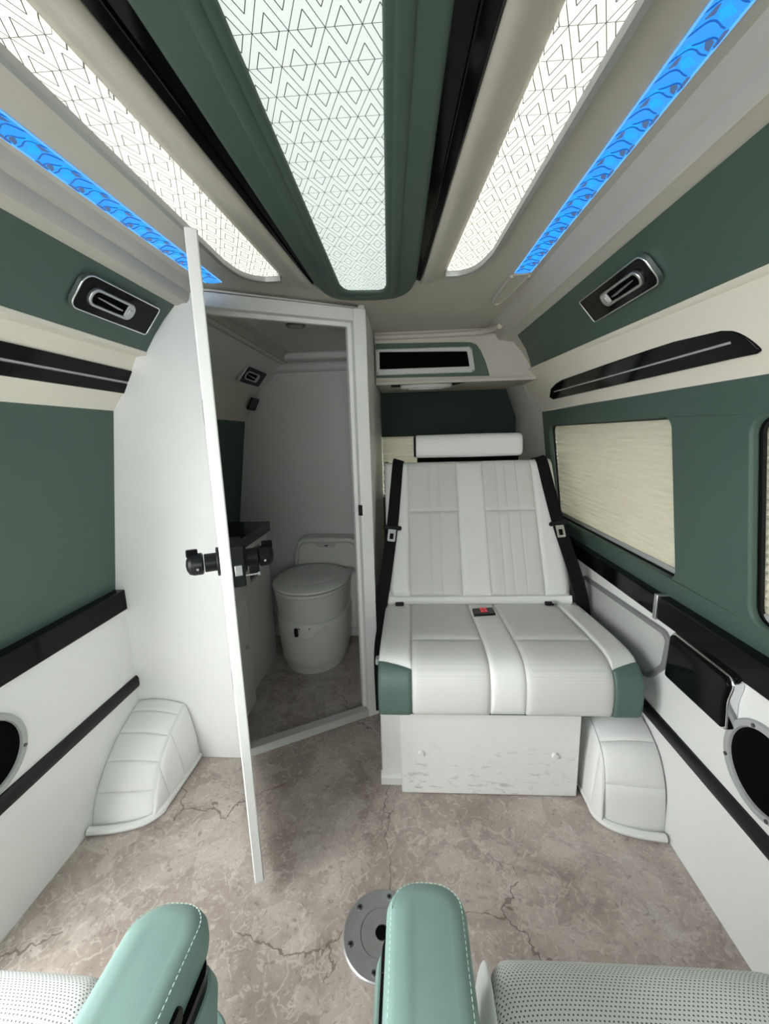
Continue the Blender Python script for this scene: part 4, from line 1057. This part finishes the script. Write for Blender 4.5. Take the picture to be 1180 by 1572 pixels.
sc_ = loft('floor_bung', [[(-0.855+r*math.cos(2*PI*i/12), 2.16+r*math.sin(2*PI*i/12), z) for i in range(12)] for z, r in ((0.0, 0.014), (0.008, 0.016), (0.015, 0.012), (0.022, 0.006))], 'white_paint', None)
tag(sc_, 'small white plug lying on the cubicle floor by the toilet', 'plug')

# ================================================================== FLOOR PLATE
t = thing('floor_plate', (-0.083, 0.778, 0), 'round aluminium socket plate screwed to the floor', 'floor plate')
px_, py_ = -0.083, 0.778
ringc = lambda r, z, n=56: [(px_+r*math.cos(2*PI*i/n), py_+r*math.sin(2*PI*i/n), z) for i in range(n)]
flg = loft('flange', [ringc(0.097, 0.0), ringc(0.097, 0.004), ringc(0.094, 0.006), ringc(0.054, 0.006), ringc(0.053, 0.002)], 'alu', t, smooth=30)
loft('hub', [ringc(0.053, 0.002), ringc(0.052, 0.005), ringc(0.017, 0.005), ringc(0.016, 0.001)], 'alu', t, smooth=30)
cyl('centre_hole', (px_, py_, 0.0045), (0, 0, 1), 0.015, 0.0008, 'black_hole', t, 24)
for k in range(6):
    a = math.radians(20+60*k)
    cx_, cy_ = px_+0.079*math.cos(a), py_+0.079*math.sin(a)
    cyl('screw_recess', (cx_, cy_, 0.0058), (0, 0, 1), 0.0075, 0.0006, 'chrome', flg, 16)
    cyl('screw', (cx_, cy_, 0.0062), (0, 0, 1), 0.0055, 0.0016, 'screw', flg, 12, 0.0005)
    cyl('screw_slot', (cx_, cy_, 0.0078), (0, 0, 1), 0.0024, 0.0003, 'black_hole', flg, 6)

# ================================================================== CAPTAIN CHAIRS
def armrest(parent, xc, ytip, yback, w, z, inner, rot=0.0):
    """padded arm: xc centre, inner = +1 when the aisle lies towards +x"""
    c = Vector((xc, ytip-0.05, 0)); ca, sa = math.cos(rot), math.sin(rot)
    def T(p):
        d = Vector(p)-c; return Vector((c.x+d.x*ca-d.y*sa, c.y+d.x*sa+d.y*ca, p[2]))
    def outline(ins, ztop, zb=None, r=None):
        h = w/2-ins
        pts = rr(xc-h, xc+h, yback+ins, ytip-ins, (0.01, 0.01, min(h*0.95, 0.042), min(h*0.95, 0.042)), 8)
        return [T((x, y, ztop-0.02*max(0, (y-ytip+0.12)/0.12)**2)) for x, y in pts]
    rings = [outline(0.006, z-0.060), outline(0.002, z-0.050), outline(0.0, z-0.036), outline(0.0, z-0.018), outline(0.0025, z-0.009), outline(0.007, z-0.004), outline(0.014, z-0.0012), outline(0.024, z)]
    pad = loft('arm_pad', rings, 'green', parent, smooth=60)
    h = w/2-0.0065
    st = rr(xc-h, xc+h, yback+0.01, ytip-0.0065, (0.01, 0.01, 0.036, 0.036), 8)
    st = st[12:]+st[:1] if False else [p for p in st if p[1] > yback+0.03]
    ln = [T((x, y, z-0.0035-0.02*max(0, (y-ytip+0.12)/0.12)**2)) for x, y in st]
    # run the thread from the back along one side, round the tip and back along the other
    A = T((xc+h, yback+0.02, z-0.0035)); B = T((xc-h, yback+0.02, z-0.0035))
    stitches('stitching', [A]+ln+[B], 'thread', pad, 0.0062, 0.0042, 0.00075)
    # black trim band and the green shell below it
    def low(ins, ztop, dx, dy=0.0):
        hh = w/2-ins
        pts = rr(xc-hh+dx, xc+hh+dx, yback, ytip-0.022-ins+dy, (0.01, 0.01, 0.038, 0.038), 8)
        return [T((x, y, ztop-0.02*max(0, (y-ytip+0.12)/0.12)**2)) for x, y in pts]
    loft('trim_band', [low(0.004, z-0.078, inner*0.010), low(0.002, z-0.052, inner*0.008)], 'gloss_black', parent)
    loft('arm_shell', [low(0.018, z-0.26, inner*0.012), low(0.006, z-0.17, inner*0.014), low(-0.001, z-0.09, inner*0.014), low(0.002, z-0.072, inner*0.012)], 'green', parent, smooth=60)
    # control slot on the aisle side
    xs_ = xc+inner*(w/2+0.001)
    sl = [T((xs_+inner*0.003, y, zz-0.0)) for y, zz in rr(ytip-0.24, ytip-0.095, z-0.052, z-0.026, 0.010)]
    plate3('control_slot', sl, [], T((xs_-inner*0.012, ytip-0.1, z))-T((xs_, ytip-0.1, z)), 'gloss_black', parent, 0.002)
    return pad

def chair(x0, x1, yf, label, aisle, ax, atip, arot, aw):
    """captain chair facing the bench; x0..x1 cushion; aisle = side of the visible arm"""
    xc = (x0+x1)/2
    e = thing('captain_chair', (xc, 0.2, 0), label, 'chair', 'white and green captain chairs')
    yb = -0.08
    pf = polyline(smooth_curve([(0, yb, 0.435), (0, 0.15, 0.440), (0, 0.33, 0.452), (0, yf-0.055, 0.460), (0, yf-0.018, 0.452), (0, yf, 0.425), (0, yf+0.004, 0.385), (0, yf-0.004, 0.340)], 50))
    iw = 0.016
    def cush(u, v):
        p = pf(v); k = abs(2*u-1)
        x = lerp(x0+iw, x1-iw, u)+(-1 if u < 0.5 else 1)*0
        drop = 0.006*k**4
        # rounded front corners
        cut = 0.020*max(0, (k-0.86)/0.14)**2
        return Vector((x, p.y-cut*min(1, max(0, (p.y-0.2)*5)), p.z-drop))
    patch('seat_cushion', lambda u, v: cush(1-u, v), 0, 1, 0, 1, 40, 50, 0.004, 'perf', e, 0.05, 0.003, hint=(0, 0.3, 1))
    for s, xa, xb in ((-1, x0+iw, x0), (1, x1-iw, x1)):
        def wing(u, v, xa=xa, xb=xb):
            p = pf(v); uu = u
            th = uu*PI/2
            x = lerp(xa, xb, math.sin(th)); z = p.z-0.075*(1-math.cos(th))*0.9
            fy = 0.025*uu**2
            return Vector((x, p.y-fy*min(1, max(0, (p.y-0.2)*5)), max(z, 0.30)))
        f = wing if s < 0 else (lambda u, v, w_=wing: w_(u, v))
        patch('cushion_side', (lambda u, v, w_=wing: w_(1-u, v)) if s > 0 else (lambda u, v, w_=wing: w_(u, v)), 0, 1, 0, 1, 10, 40, 0.0025, 'white_leather', e, 0.08, 0.0015, hint=(s, 0.3, 0.6))
    box('cushion_base', (x0+0.008, yb, 0.30), (x1-0.008, yf-0.035, 0.425), 'white_leather', e, 0.012)
    box('plinth', (x0+0.04, yb+0.03, 0.06), (x1-0.04, yf-0.08, 0.305), 'green', e, 0.02)
    cyl('swivel_base', (xc, 0.14, 0.0), (0, 0, 1), 0.17, 0.065, 'black_plastic', e, 40, 0.006)
    # reclined backrest
    rows = []
    for z, y, hw, th in ((0.42, -0.10, 0.20, 0.06), (0.60, -0.165, 0.215, 0.065), (0.80, -0.24, 0.205, 0.06), (0.98, -0.315, 0.18, 0.05), (1.03, -0.345, 0.14, 0.035)):
        rows.append([(xc+a, y+b, z) for a, b in rr(-hw, hw, -th, th, th*0.8, 5)])
    loft('backrest', rows, 'white_leather', e, smooth=60)
    rows = [[(xc+a*k, -0.40+b*k, z) for a, b in rr(-0.13, 0.13, -0.045, 0.045, 0.035, 5)] for z, k in ((1.045, 0.85), (1.06, 1.0), (1.17, 1.0), (1.19, 0.85))]
    loft('headrest', rows, 'white_leather', e, smooth=60)
    for s in (-0.06, 0.06): cyl('headrest_post', (xc+s, -0.355, 0.99), (0, -0.45, 1), 0.006, 0.075, 'chrome', e, 10)
    armrest(e, ax, atip, -0.10, aw, 0.620, aisle, arot)
    ox_ = (x0-0.05) if aisle > 0 else (x1+0.05)
    armrest(e, ox_, atip, -0.10, 0.085, 0.620, -aisle, -arot*0)
    return e
chair(-0.885, -0.425, 0.430, 'white perforated captain chair with mint green armrest at the lower left', 1, -0.312, 0.420, -0.02, 0.100)
chair(0.086, 0.530, 0.472, 'white perforated captain chair with mint green armrest at the lower right', -1, 0.0135, 0.456, 0.0, 0.102)
sw = thing('chair_pedestal', (-0.35, 0.40, 0), 'green round capped pedestal beside the left armrest', 'pedestal')
cyl('column', (-0.345, 0.425, 0.0), (0, 0, 1), 0.05, 0.285, 'green', sw, 36, 0.004)
cyl('cap', (-0.345, 0.425, 0.285), (0, 0, 1), 0.056, 0.012, 'green', sw, 36, 0.004)
